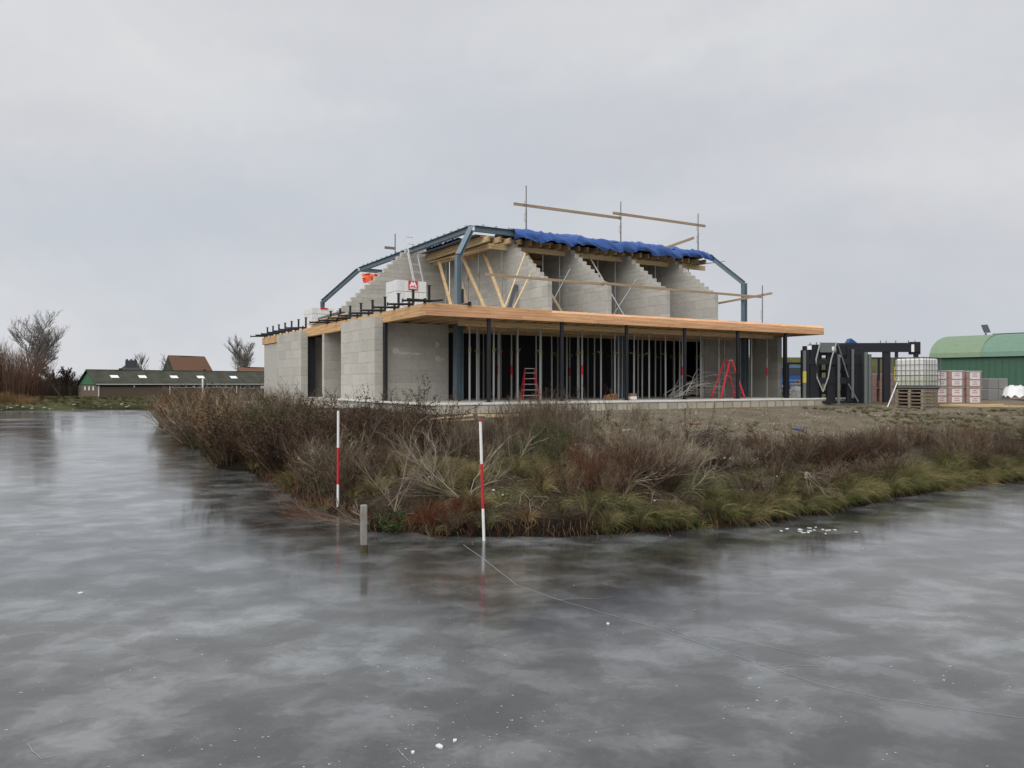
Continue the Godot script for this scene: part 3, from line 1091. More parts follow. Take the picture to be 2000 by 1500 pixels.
func make_prop(h: float, band: int, label: String, group: String) -> Node3D:
	var t := thing("steel_prop", label, "prop", Vector3.ZERO, 0.0, group)
	var tube_mat: Material = M.galvanised
	var sh := Shape.new()
	var cut := h * 0.70
	sh.tube([Vector3(0, 0.008, 0), Vector3(0, cut, 0)], 0.034, 0.034, 10)
	part("outer_tube", sh, tube_mat, t)
	sh = Shape.new()
	sh.tube([Vector3(0, cut, 0), Vector3(0, h - 0.008, 0)], 0.027, 0.027, 10)
	part("inner_tube", sh, tube_mat, t)
	sh = Shape.new()
	sh.tube([Vector3(0, cut - 0.1, 0), Vector3(0, cut + 0.04, 0)], 0.044, 0.044, 10)
	var c := part("collar", sh, M.collar, t)
	sh = Shape.new()
	sh.tube([Vector3(-0.02, cut - 0.02, 0), Vector3(0.13, cut - 0.01, 0.02), Vector3(0.15, cut + 0.03, 0.02)], 0.010, 0.010, 6)
	part("handle", sh, M.galvanised, c)
	for y in [0.004, h - 0.004]:
		sh = Shape.new()
		sh.box(Vector3(0, y, 0), Vector3(0.13, 0.008, 0.13), 0.002)
		part("end_plate", sh, tube_mat, t)
	if band > 0:
		sh = Shape.new()
		sh.tube([Vector3(0, cut * 0.52, 0), Vector3(0, cut * 0.72, 0)], 0.0375, 0.0375, 10)
		part("painted_band", sh, M.red_paint, t)
	return t


func make_props() -> void:
	var r := RandomNumberGenerator.new()
	r.seed = 17
	var h := 3.605 - SLAB
	var plain := make_prop(h, 0, "grey steel prop standing under the pale beam behind the timber fascia", "steel props under the first canopy beam")
	var red := make_prop(h, 1, "grey steel prop with a red painted band under the pale canopy beam", "red-banded props under the first canopy beam")
	var back := make_prop(h, 0, "grey steel prop standing deep inside the dark ground floor", "steel props inside the ground floor")
	var back_red := make_prop(h, 1, "steel prop with a red band deep inside the dark ground floor", "red-banded props inside the ground floor")
	var up := make_prop(6.90 - ROOF, 0, "grey steel prop holding up the upper deck between the stepped walls", "steel props under the upper deck")
	for p in [plain, red, back, back_red, up]:
		p.set_meta("base", "steel_prop")
	var first := {}
	var put := func(p: Node3D, s: float, t: float, y: float) -> void:
		var turn := r.randf() * TAU
		if first.has(p):
			var o := copy(p, site(s, t, y), turn)
			o.rotation.z = r.randf_range(-0.006, 0.006)
		else:
			first[p] = true
			p.position = site(s, t, y)
			p.rotation.y = turn
	for s in [2.16, 3.05, 3.97, 4.86, 6.62, 7.45, 8.08, 8.96, 9.69, 10.5, 11.35, 12.31, 13.28, 15.13, 16.04]:
		put.call(red if s in [6.62, 11.35, 16.04] else plain, s, 1.34, SLAB)
	for s in [3.39, 4.17, 4.72, 5.76, 6.45, 7.12, 7.68, 8.4, 9.75, 10.55, 11.45, 12.46, 13.71]:
		put.call(back_red if s in [4.17, 4.72] else back, s, 3.0, SLAB)
	for s in [2.9, 3.75, 5.4, 6.9, 8.75, 10.1, 12.0, 13.1, 14.4]:
		put.call(back, s, 2.1 + 0.12 * sin(s * 7.0), SLAB)
	for s in [4.45, 5.2, 5.88, 7.79, 8.38, 9.27, 10.5, 13.15, 13.88]:
		put.call(back_red if s == 8.38 else back, s, 4.6, SLAB)
	for q in [[5.55, 5.12], [7.39, 5.05], [8.2, 5.05], [10.12, 5.05], [11.03, 5.05], [12.3, 5.05], [13.24, 5.05], [15.2, 5.05], [5.35, 7.6], [5.0, 8.9], [5.1, 6.2]]:
		put.call(up, q[0], q[1], ROOF)


func plank(called: String, a: Vector3, b: Vector3, w: float, h: float, m: Material, label: String, category: String, group := "", round := false) -> void:
	# a and b are (s, y, t)
	var p := site(a.x, a.z, a.y)
	var q := site(b.x, b.z, b.y)
	var base := p if p.y < q.y else q
	var sh := Shape.new()
	if round:
		sh.tube([p - base, q - base], w * 0.5, w * 0.5, 10)
	else:
		sh.bar(p - base, q - base, w, h)
	whole(called, sh, m, base, 0.0, label, category, group)


func make_scaffold() -> void:
	# guard rail over the tarpaulin
	for q in [[6.3, 9.37, 0], [10.93, 9.32, 1], [15.3, 9.31, 2]]:
		var t := thing("scaffold_post", ["grey scaffold post rising from the tarpaulin at the hip of the steel frame", "grey scaffold post where the two upper guard rails overlap", "grey scaffold post at the far end of the tarpaulin"][q[2]], "scaffold post", site(q[0], 4.55, 7.0), TURN, "posts of the upper guard rail")
		var sh := Shape.new()
		sh.tube([Vector3(0, 0, 0), Vector3(0, (q[1] - 7.0) * 0.62, 0)], 0.03, 0.03, 8)
		part("lower_tube", sh, M.dull_tube, t)
		sh = Shape.new()
		sh.tube([Vector3(0, (q[1] - 7.0) * 0.62, 0), Vector3(0, q[1] - 7.0, 0)], 0.022, 0.022, 8)
		part("upper_tube", sh, M.dull_tube, t)
		sh = Shape.new()
		sh.tube([Vector3(-0.03, 1.0, 0), Vector3(-0.09, 1.03, 0), Vector3(-0.09, 1.28, 0), Vector3(-0.03, 1.3, 0)], 0.009, 0.009, 6)
		sh.tube([Vector3(-0.03, 1.55, 0), Vector3(-0.08, 1.57, 0), Vector3(-0.08, 1.75, 0), Vector3(-0.03, 1.77, 0)], 0.009, 0.009, 6)
		part("rail_bracket", sh, M.dull_tube, t)
	var gl := "timber guard rails"
	plank("guard_rail", Vector3(5.8, 8.64, 4.66), Vector3(11.05, 8.66, 4.66), 0.04, 0.11, M.pine_old, "weathered timber guard rail over the tarpaulin, beside the hip of the frame", "guard rail", gl)
	plank("guard_rail", Vector3(10.6, 8.83, 4.66), Vector3(15.85, 8.83, 4.66), 0.04, 0.11, M.pine_old, "weathered timber guard rail over the far half of the tarpaulin", "guard rail", gl)
	plank("guard_rail", Vector3(15.2, 8.25, 4.7), Vector3(15.1, 7.95, 7.6), 0.04, 0.11, M.pine_old, "short timber guard rail running back from the last scaffold post", "guard rail", gl)
	plank("guard_rail", Vector3(3.1, 5.42, 2.0), Vector3(8.1, 5.41, 2.0), 0.035, 0.09, M.pine_old, "timber guard rail across the first two stepped walls", "guard rail", gl)
	plank("guard_rail", Vector3(7.95, 5.44, 1.94), Vector3(12.3, 5.4, 1.94), 0.035, 0.09, M.pine_old, "timber guard rail across the middle stepped walls", "guard rail", gl)
	plank("guard_rail", Vector3(12.25, 5.42, 2.0), Vector3(16.45, 5.42, 2.0), 0.035, 0.09, M.pine_old, "timber guard rail across the last stepped wall to the end post", "guard rail", gl)
	plank("guard_rail", Vector3(16.42, 5.52, 1.4), Vector3(16.42, 5.36, 4.6), 0.035, 0.09, M.pine_old, "timber guard rail running back at the end of the canopy roof", "guard rail", gl)
	var t := thing("scaffold_post", "thin grey scaffold post on the canopy roof beyond the stepped walls", "scaffold post", site(16.36, 1.86, ROOF - 0.01), TURN)
	var sh := Shape.new()
	sh.tube([Vector3(0, 0, 0), Vector3(0, 1.78, 0)], 0.025, 0.022, 8)
	part("tube", sh, M.dull_tube, t)
	sh = Shape.new()
	sh.tube([Vector3(-0.03, 0.35, 0), Vector3(-0.09, 0.38, 0), Vector3(-0.09, 0.7, 0), Vector3(-0.03, 0.72, 0)], 0.008, 0.008, 6)
	part("rail_bracket", sh, M.dull_tube, t)
	t = thing("scaffold_post", "grey scaffold post showing behind the peak of the stepped gable wall", "scaffold post", site(4.6, 13.6, ROOF - 0.01), TURN)
	sh = Shape.new()
	sh.tube([Vector3(0, 0, 0), Vector3(0, 4.75, 0)], 0.03, 0.026, 8)
	part("tube", sh, M.dull_tube, t)
	sh = Shape.new()
	sh.box(Vector3(-0.25, 4.05, 0), Vector3(0.55, 0.12, 0.05), 0.004)
	part("board", sh, M.dull_tube, t)
	# raking timbers and poles of the upper floor
	var gb := "raking timbers of the upper floor"
	plank("raking_timber", Vector3(4.62, 6.88, 9.25 - 0.45), Vector3(3.77, 4.15, 5.6), 0.12, 0.045, M.pine, "raking timber between the ladder and the corner steel post", "timber brace", gb)
	plank("raking_timber", Vector3(4.85, 6.88, 7.1), Vector3(4.3, 4.15, 3.9), 0.12, 0.045, M.pine, "raking timber beside the corner steel post", "timber brace", gb)
	plank("raking_timber", Vector3(5.2, 6.88, 5.9), Vector3(4.65, 4.15, 3.2), 0.12, 0.045, M.pine, "raking timber leaning towards the first stepped wall", "timber brace", gb)
	plank("raking_timber", Vector3(3.81, 5.71, 5.3), Vector3(3.8, 4.15, 4.3), 0.12, 0.045, M.pine_old, "short dark raking timber behind the corner steel post", "timber brace", gb)
	plank("leaning_lath", Vector3(5.70, 6.58, 3.65), Vector3(4.2, 4.15, 2.8), 0.05, 0.04, M.pine_pale, "long thin lath leaning on the first stepped wall", "lath", gb)
	plank("leaning_lath", Vector3(5.70, 5.75, 3.3), Vector3(4.5, 4.15, 2.75), 0.05, 0.04, M.pine_pale, "shorter thin lath leaning on the first stepped wall", "lath", gb)
	plank("leaning_board", Vector3(5.68, 5.5, 4.3), Vector3(5.2, 4.15, 4.2), 0.20, 0.03, M.panel_dark, "dark board leaning on the first stepped wall", "board", gb)
	plank("raking_timber", Vector3(6.34, 6.88, 4.7), Vector3(6.66, 4.15, 2.45), 0.12, 0.05, M.pine_old, "raking timber in the bay after the first stepped wall", "timber brace", gb)
	plank("raking_pole", Vector3(9.36, 6.88, 4.6), Vector3(9.41, 4.15, 2.3), 0.07, 0.07, M.galvanised, "grey raking steel pole in the bay after the second stepped wall", "steel pole", gb, true)
	plank("raking_pole", Vector3(7.9, 6.2, 3.9), Vector3(6.5, 4.6, 3.2), 0.045, 0.045, M.galvanised, "thin grey pole crossing the bay after the first stepped wall", "steel pole", gb, true)
	plank("raking_pole", Vector3(11.1, 6.05, 3.7), Vector3(9.5, 4.3, 3.4), 0.045, 0.045, M.galvanised, "thin grey pole crossing the bay after the second stepped wall", "steel pole", gb, true)
	var gp := "thin laths tied across the deck front"
	for q in [[6.4, 7.06, 4.9, 7.3, 7.2, 4.2], [9.3, 7.06, 4.9, 10.2, 7.2, 4.2], [12.2, 7.06, 4.9, 13.3, 7.2, 4.3], [15.0, 7.0, 4.9, 16.6, 7.25, 4.2]]:
		plank("tied_lath", Vector3(q[0], q[1], q[2]), Vector3(q[3], q[4], q[5]), 0.04, 0.03, M.pine_old, "thin lath sticking out of the deck front below the tarpaulin", "lath", gp)
	for q in [[4.95, 8.8, 7.2], [4.88, 6.6, 7.1]]:
		plank("tied_lath", Vector3(q[0] - 0.5, q[2] - 0.28, q[1] + 0.6), Vector3(q[0] + 0.4, q[2] - 0.05, q[1] - 2.4), 0.04, 0.03, M.pine, "thin lath crossing below the deck beside the corner steel post", "lath", gp)


func make_ladders() -> void:
	var t := thing("aluminium_ladder", "two-section aluminium ladder leaning on the stepped gable wall", "ladder", site(3.62, 7.8, ROOF - 0.005), TURN)
	var top := Vector3(0.13, 4.02, -2.2)
	for sec in 2:
		var w: float = [0.46, 0.38][sec]
		var off := Vector3(0, 0, 0.04 * sec)
		var from: Vector3 = Vector3.ZERO if sec == 0 else top * 0.28
		var to: Vector3 = top * 0.78 if sec == 0 else top
		for sd in [-1, 1]:
			var sh := Shape.new()
			sh.bar(from + off + Vector3(sd * w * 0.5, 0, 0), to + off + Vector3(sd * w * 0.5, 0, 0), 0.025, 0.06)
			part("stile", sh, M.aluminium, t)
		var n: int = 9
		for i in n:
			var p := from.lerp(to, (i + 0.6) / n) + off
			var sh := Shape.new()
			sh.tube([p - Vector3(w * 0.5 - 0.012, 0, 0), p + Vector3(w * 0.5 - 0.012, 0, 0)], 0.014, 0.014, 8, false)
			part("rung", sh, M.aluminium, t)
	step_ladder(site(13.38, 0.95, SLAB), 0.40, 1.5, "red double-sided stepladder standing open beside the tangle of branches")
	step_ladder(site(5.23, 2.6, SLAB), TURN + PI / 2 - 0.42, 1.12, "small red stepladder standing in the dark ground floor among the props")


func step_ladder(at: Vector3, turn: float, h: float, label: String) -> void:
	var t := thing("stepladder", label, "stepladder", at, turn)
	var spread := h * 0.38
	for sd in [-1, 1]:
		for w in [-1, 1]:
			var sh := Shape.new()
			sh.bar(Vector3(sd * spread, 0.02, w * 0.29), Vector3(sd * 0.05, h - 0.02, w * 0.17), 0.03, 0.07, 0.004, Vector3(1, 0.3, 0))
			part("stile", sh, M.ladder_red, t)
			sh = Shape.new()
			sh.box(Vector3(sd * spread, 0.012, w * 0.29), Vector3(0.08, 0.024, 0.05), 0.003)
			part("foot", sh, M.tyre, t)
		for i in 5:
			var k := (i + 0.75) / 5.6
			var y := k * h
			var hw := lerpf(0.29, 0.17, k) - 0.016
			var x := lerpf(sd * spread, sd * 0.05, k)
			var sh := Shape.new()
			sh.box(Vector3(x, y, 0), Vector3(0.06, 0.022, hw * 2.0), 0.003)
			part("tread", sh, M.aluminium, t)
	var sh := Shape.new()
	sh.box(Vector3(0, h - 0.012, 0), Vector3(0.16, 0.024, 0.38), 0.003)
	part("top_cap", sh, M.aluminium, t)


func letter_m() -> PackedVector2Array:
	return PackedVector2Array([Vector2(-0.5, 0), Vector2(-0.2, 0.62), Vector2(-0.13, 0.62), Vector2(0, 0.36), Vector2(0.13, 0.62), Vector2(0.2, 0.62), Vector2(0.5, 0), Vector2(0.27, 0), Vector2(0.16, 0.26), Vector2(0.05, 0.02), Vector2(-0.05, 0.02), Vector2(-0.16, 0.26), Vector2(-0.27, 0)])


func flat_text(called: String, words: String, wide: float, m: Material, parent: Node3D, at: Vector3, turn := 0.0) -> void:
	var tm := TextMesh.new()
	var f := SystemFont.new()
	f.font_names = PackedStringArray(["Droid Sans"])
	f.font_weight = 700
	tm.font = f
	tm.text = words
	tm.font_size = 32
	tm.depth = 0.002
	tm.pixel_size = 0.01
	var w := tm.get_aabb().size.x
	tm.pixel_size = 0.01 * wide / maxf(w, 0.01)
	var o := part_mesh(called, tm, m, parent)
	o.position = at
	o.rotation.y = turn


func block_pack(at: Vector3, w: float, d: float, rows: Array, label: String, only_text: bool) -> void:
	var t := thing("block_pack", label, "block pack", at, TURN, "packs of blocks on the canopy roof")
	var r := RandomNumberGenerator.new()
	r.seed = 40 + int(at.x * 10.0)
	var sh := Shape.new()
	sh.box(Vector3(0, 0.05, -d * 0.5), Vector3(w, 0.1, d), 0.004)
	part("pallet", sh, M.pallet_wood, t)
	var y := 0.1
	for h in rows:
		var nx := 4
		var nz := 3
		for i in nx:
			for j in nz:
				var o := one_box("block", Vector3((i + 0.5) / nx * w - w * 0.5, y + h * 0.5, -(j + 0.5) / nz * d), Vector3(w / nx - 0.006, h - 0.016, d / nz - 0.006), M.pack_block, t, 0.006)
				o.rotation.y = 0.0
		y += h
	# plastic film round the upper corner, in loose folds
	var f := FastNoiseLite.new()
	f.seed = 2
	f.frequency = 4.0
	var nu := 18
	var nv := 10
	sh = Shape.new()
	for i in nu + 1:
		var u := float(i) / nu
		var along := u * (d + 0.28) - d
		for j in nv + 1:
			var q := float(j) / nv
			var wob := 0.014 + 0.006 * absf(f.get_noise_2d(u * 3.0, q * 0.6))
			var p := Vector3(-w * 0.5 - wob, y - q * y * 0.8 + 0.01, along) if along < 0.0 else Vector3(-w * 0.5 + along, y - q * y * (0.8 - 0.25 * along / 0.28) + 0.01, wob)
			sh.vert(p, (Vector3(-1, 0.1, f.get_noise_2d(u * 3.0, q * 0.6) * 0.5) if along < 0.0 else Vector3(f.get_noise_2d(u * 3.0, q * 0.6) * 0.5, 0.1, 1)).normalized())
	for i in nu:
		for j in nv:
			var a := i * (nv + 1) + j
			for q in [a, a + nv + 1, a + nv + 2, a, a + nv + 2, a + 1]:
				sh.ix.push_back(q)
	var film := StandardMaterial3D.new()
	film.resource_name = "film"
	film.albedo_color = Color(0.86, 0.88, 0.92, 0.22)
	film.transparency = BaseMaterial3D.TRANSPARENCY_ALPHA
	film.roughness = 0.3
	part("plastic_film", sh, film, t)
	# printed red labels
	for k in 2:
		var ly: float = y - 0.17 - k * (y - 0.34)
		if only_text and k == 0:
			ly = y - 0.05
		sh = Shape.new()
		var hh := 0.08 if only_text and k == 0 else 0.33
		sh.box(Vector3(0.05, ly, 0.018), Vector3(0.36, hh, 0.008), 0.001)
		var lab := part("printed_label", sh, M.print_red, t)
		if hh > 0.2:
			sh = Shape.new()
			sh.prism(letter_m(), 0.0, 0.003, Transform3D(Basis.IDENTITY.scaled(Vector3(0.29, 0.29, 1)), Vector3(0.05, ly - 0.04, 0.0225)))
			part("logo", sh, M.print_white, lab)
			flat_text("lettering", "MASA", 0.27, M.print_white, lab, Vector3(0.05, ly - 0.095, 0.0235))
	sh = Shape.new()
	sh.box(Vector3(-0.23, y * 0.38, 0.016), Vector3(0.16, 0.22, 0.004), 0.001)
	part("paper_sheet", sh, M.print_white, t)


func make_roof_stock() -> void:
	block_pack(site(1.66, 4.85, 4.11), 1.16, 1.0, [0.32, 0.5, 0.4], "pack of pale blocks with a red logo label behind the canopy corner", false)
	block_pack(site(1.95, 16.3, 4.11), 1.12, 1.4, [0.46, 0.46, 0.32], "pack of pale blocks behind the far raking steel post", true)
	var g := "planks stacked on the canopy roof edge"
	var r := RandomNumberGenerator.new()
	r.seed = 6
	for i in 6:
		var y := ROOF + 0.03 + 0.045 * i
		plank("loose_plank", Vector3(0.10 + r.randf_range(-0.06, 0.10), y, 7.4 + r.randf_range(-0.3, 0.5)), Vector3(0.12 + r.randf_range(-0.05, 0.2), y, 12.2 + r.randf_range(-0.7, 0.3)), 0.20, 0.036, [M.pine, M.pine_old, M.pine_pale][i % 3], "loose plank in the stack on the canopy roof above the doorway", "plank", g)
	plank("dark_plank", Vector3(0.35, ROOF + 0.42, 8.6), Vector3(0.3, ROOF + 0.36, 11.2), 0.26, 0.05, M.panel_dark, "dark sheet lying on top of the planks above the doorway", "sheet", "")


func make_slab_things() -> void:
	# cartons
	for q in [[7.55, 1.0, 0.30, 0.24, 0.16, 0.1], [7.78, 1.08, 0.26, 0.2, 0.18, 0.3], [8.40, 0.75, 0.24, 0.2, 0.22, -0.2]]:
		var k: int = [7.55, 7.78, 8.40].find(q[0])
		var t := thing("carton", ["low brown carton standing beside a prop near the middle steel column", "brown carton pushed against the low carton near the middle steel column", "brown carton with a white sleeve beside the middle steel column"][k], "carton", site(q[0], q[1], SLAB), TURN + q[5])
		var sh := Shape.new()
		sh.box(Vector3(0, q[4] * 0.5, 0), Vector3(q[2], q[4], q[3]), 0.006)
		part("box", sh, M.cardboard, t)
		sh = Shape.new()
		if k == 2:
			sh.box(Vector3(0, q[4] * 0.28, 0), Vector3(q[2] + 0.008, q[4] * 0.5, q[3] + 0.008), 0.003)
			part("sleeve", sh, M.print_white, t)
		else:
			sh.box(Vector3(0, q[4] + 0.012, q[3] * 0.45), Vector3(q[2] * 0.96, 0.006, q[3] * 0.4), 0.002, Basis(Vector3.RIGHT, 0.5))
			part("flap", sh, M.cardboard, t)
	# tangle of pale branches
	var r := RandomNumberGenerator.new()
	r.seed = 61
	var t := thing("branch_tangle", "tangle of pale curved branches lying on the slab beside the red stepladder", "branches", site(9.9, 0.2, SLAB + 0.01), TURN)
	for i in 24:
		var sh := Shape.new()
		var from := Vector3(r.randf_range(-0.25, 0.35), r.randf_range(0.02, 0.2), r.randf_range(-0.25, 0.2))
		var len := r.randf_range(1.2, 2.4)
		var lift := r.randf_range(0.05, 0.95)
		var pts := []
		var ph := r.randf() * TAU
		for k in 9:
			var u := k / 8.0
			pts.append(from + Vector3(u * len, lift * sin(u * PI * r.randf_range(0.68, 0.76)) + 0.04 * sin(u * 9.0 + ph), 0.25 * sin(u * 3.0 + ph)))
		sh.tube(pts, r.randf_range(0.007, 0.011), 0.004, 5)
		part("branch", sh, M.branch_grey, t)
	# heap of dark rods on the bare soil
	t = thing("rod_heap", "heap of dark bent rods and twigs lying on the bare soil before the slab", "rod heap", Vector3(3.45, height(3.45, 13.6) - 0.01, -13.6), 0.15)
	for i in 70:
		var sh := Shape.new()
		var a := r.randf_range(-0.5, 0.5)
		var len := r.randf_range(0.35, 0.75)
		var hgt := r.randf_range(0.10, 0.42)
		var pts := []
		var c := Vector3(r.randf_range(-0.22, 0.26), 0.0, r.randf_range(-0.25, 0.25))
		for k in 8:
			var u := k / 7.0
			pts.append(c + Vector3(cos(a) * (u - 0.5) * len * 1.35, maxf(0.005, hgt * sin(u * PI * 0.93 + 0.15) + r.randf_range(-0.012, 0.012)), sin(a) * (u - 0.5) * len))
		sh.tube(pts, 0.0065, 0.004, 5)
		part("rod", sh, M.bark_dark if r.randf() < 0.7 else M.bark_grey, t)
	# boards and pipes on the ground
	var lie := func(called: String, x0: float, d0: float, x1: float, d1: float, w: float, h: float, m: Material, label: String, cat: String, grp: String, up: float, round: bool) -> void:
		var p := Vector3(x0, height(x0, d0) + h * 0.5 + up, -d0)
		var q := Vector3(x1, height(x1, d1) + h * 0.5 + up, -d1)
		var sh := Shape.new()
		if round:
			sh.tube([Vector3.ZERO, q - p], w * 0.5, w * 0.5, 10)
		else:
			sh.bar(Vector3.ZERO, q - p, w, h)
		whole(called, sh, m, p, 0.0, label, cat, grp)
	lie.call("white_pipe", 2.72, 12.35, 3.95, 12.6, 0.05, 0.05, M.white_paint, "long white plastic pipe lying on the soil before the rod heap", "pipe", "", 0.015, true)
	lie.call("pale_board", -3.6, 18.9, -0.95, 19.45, 0.1, 0.035, M.pine_pale, "long pale board lying among weeds below the block wall corner", "board", "", 0.03, false)
	lie.call("pale_board", -3.9, 18.3, -1.0, 19.7, 0.09, 0.035, M.pine_pale, "pale board crossing another board below the block wall corner", "board", "", 0.10, false)
	lie.call("pale_board", -0.9, 20.3, 1.2, 20.6, 0.12, 0.05, M.pine_pale, "pale board lying along the foot of the slab", "board", "pale boards along the slab foot", 0.02, false)
	lie.call("pale_board", -0.7, 20.0, 1.1, 20.2, 0.12, 0.04, M.pine_pale, "pale board lying along the foot of the slab", "board", "pale boards along the slab foot", 0.02, false)
	lie.call("rusty_plate", 2.6, 17.6, 4.4, 18.1, 0.25, 0.02, M.cardboard, "rusty flat strip lying on the soil before the slab", "steel strip", "", 0.01, false)
	lie.call("long_plank", 15.2, 27.6, 17.7, 27.9, 0.15, 0.08, M.pine, "long pale plank on the ground before the wrapped brick packs", "plank", "long planks before the brick packs", 0.02, false)
	lie.call("long_plank", 15.0, 27.2, 18.3, 27.4, 0.15, 0.07, M.pine, "long pale plank on the ground before the wrapped brick packs", "plank", "long planks before the brick packs", 0.02, false)
	# scraps
	for q in [[6.4, 17.4, 0.11, "truck_blue", "crumpled blue plastic scrap on the bare soil"], [1.1, 13.0, 0.10, "wrap_white", "crumpled white plastic scrap among the green weeds"], [2.4, 15.8, 0.12, "wrap_white", "flat white scrap of foam on the soil before the slab"], [5.9, 11.95, 0.12, "wrap_white", "torn white plastic bag caught in the bank grass"]]:
		var sh := Shape.new()
		var ring := PackedVector3Array()
		for i in 9:
			var a := TAU * i / 9.0
			ring.push_back(Vector3(cos(a) * 1.3, r.randf_range(0.0, 0.5), sin(a)) * q[2] * r.randf_range(0.6, 1.2))
		for i in 9:
			sh.tri(Vector3(0, q[2] * 0.55, 0), ring[i], ring[(i + 1) % 9], Vector3.UP)
		whole("plastic_scrap", sh, M[q[3]], Vector3(q[0], height(q[0], q[1]) + 0.01, -q[1]), r.randf() * TAU, q[4], "plastic scrap")


func ranging_pole(at: Vector3, lean: Vector3, first_red: float, bands: Array, label: String, rad := 0.0165) -> void:
	var t := thing("ranging_pole", label, "ranging pole", at, 0.0, "red and white ranging poles")
	var y := 0.0
	var dir := (Vector3.UP + lean).normalized()
	for q in bands:
		var sh := Shape.new()
		sh.tube([dir * y, dir * (y + q[0])], rad, rad, 12)
		part("red_band" if q[1] else "white_band", sh, M.pole_red if q[1] else M.white_paint, t)
		y += q[0]
	var sh := Shape.new()
	sh.tube([dir * y, dir * (y + 0.03)], rad * 1.05, rad * 0.9, 12)
	part("cap", sh, M.pole_red if first_red > 0.5 else M.white_paint, t)


func make_poles() -> void:
	ranging_pole(Vector3(-0.312, -0.02, -8.62), Vector3(-0.03, 0, 0), 1.0, [[0.375, false], [0.5, true], [0.47, false]], "red and white ranging pole frozen into the ice at the tip of the bank")
	ranging_pole(Vector3(-2.365, 0.02, -10.5), Vector3(0.004, 0, 0), 0.0, [[0.36, false], [0.5, true], [0.47, false]], "red and white ranging pole among brown shrubs on the bank")
	ranging_pole(Vector3(-17.2, 0.3, -43.0), Vector3(0, 0, 0), 0.0, [[0.45, false], [0.5, true], [0.75, false]], "slim red and white ranging pole far off before the long barn", 0.05)
	var t := thing("wooden_post", "short weathered grey wooden post standing in the ice", "post", Vector3(-1.54, -0.03, -8.03))
	var sh := Shape.new()
	sh.box(Vector3(0, 0.10 + 0.21, 0), Vector3(0.066, 0.42, 0.066), 0.008, Basis(Vector3.UP, 0.35))
	part("shaft", sh, M.grey_wood, t)
	sh = Shape.new()
	sh.tube([Vector3(0, 0, 0), Vector3(0, 0.10, 0)], 0.043, 0.044, 10)
	part("mossy_foot", sh, M.mossy_wood, t)


# ---------------------------------------------------------------- the yard on the right

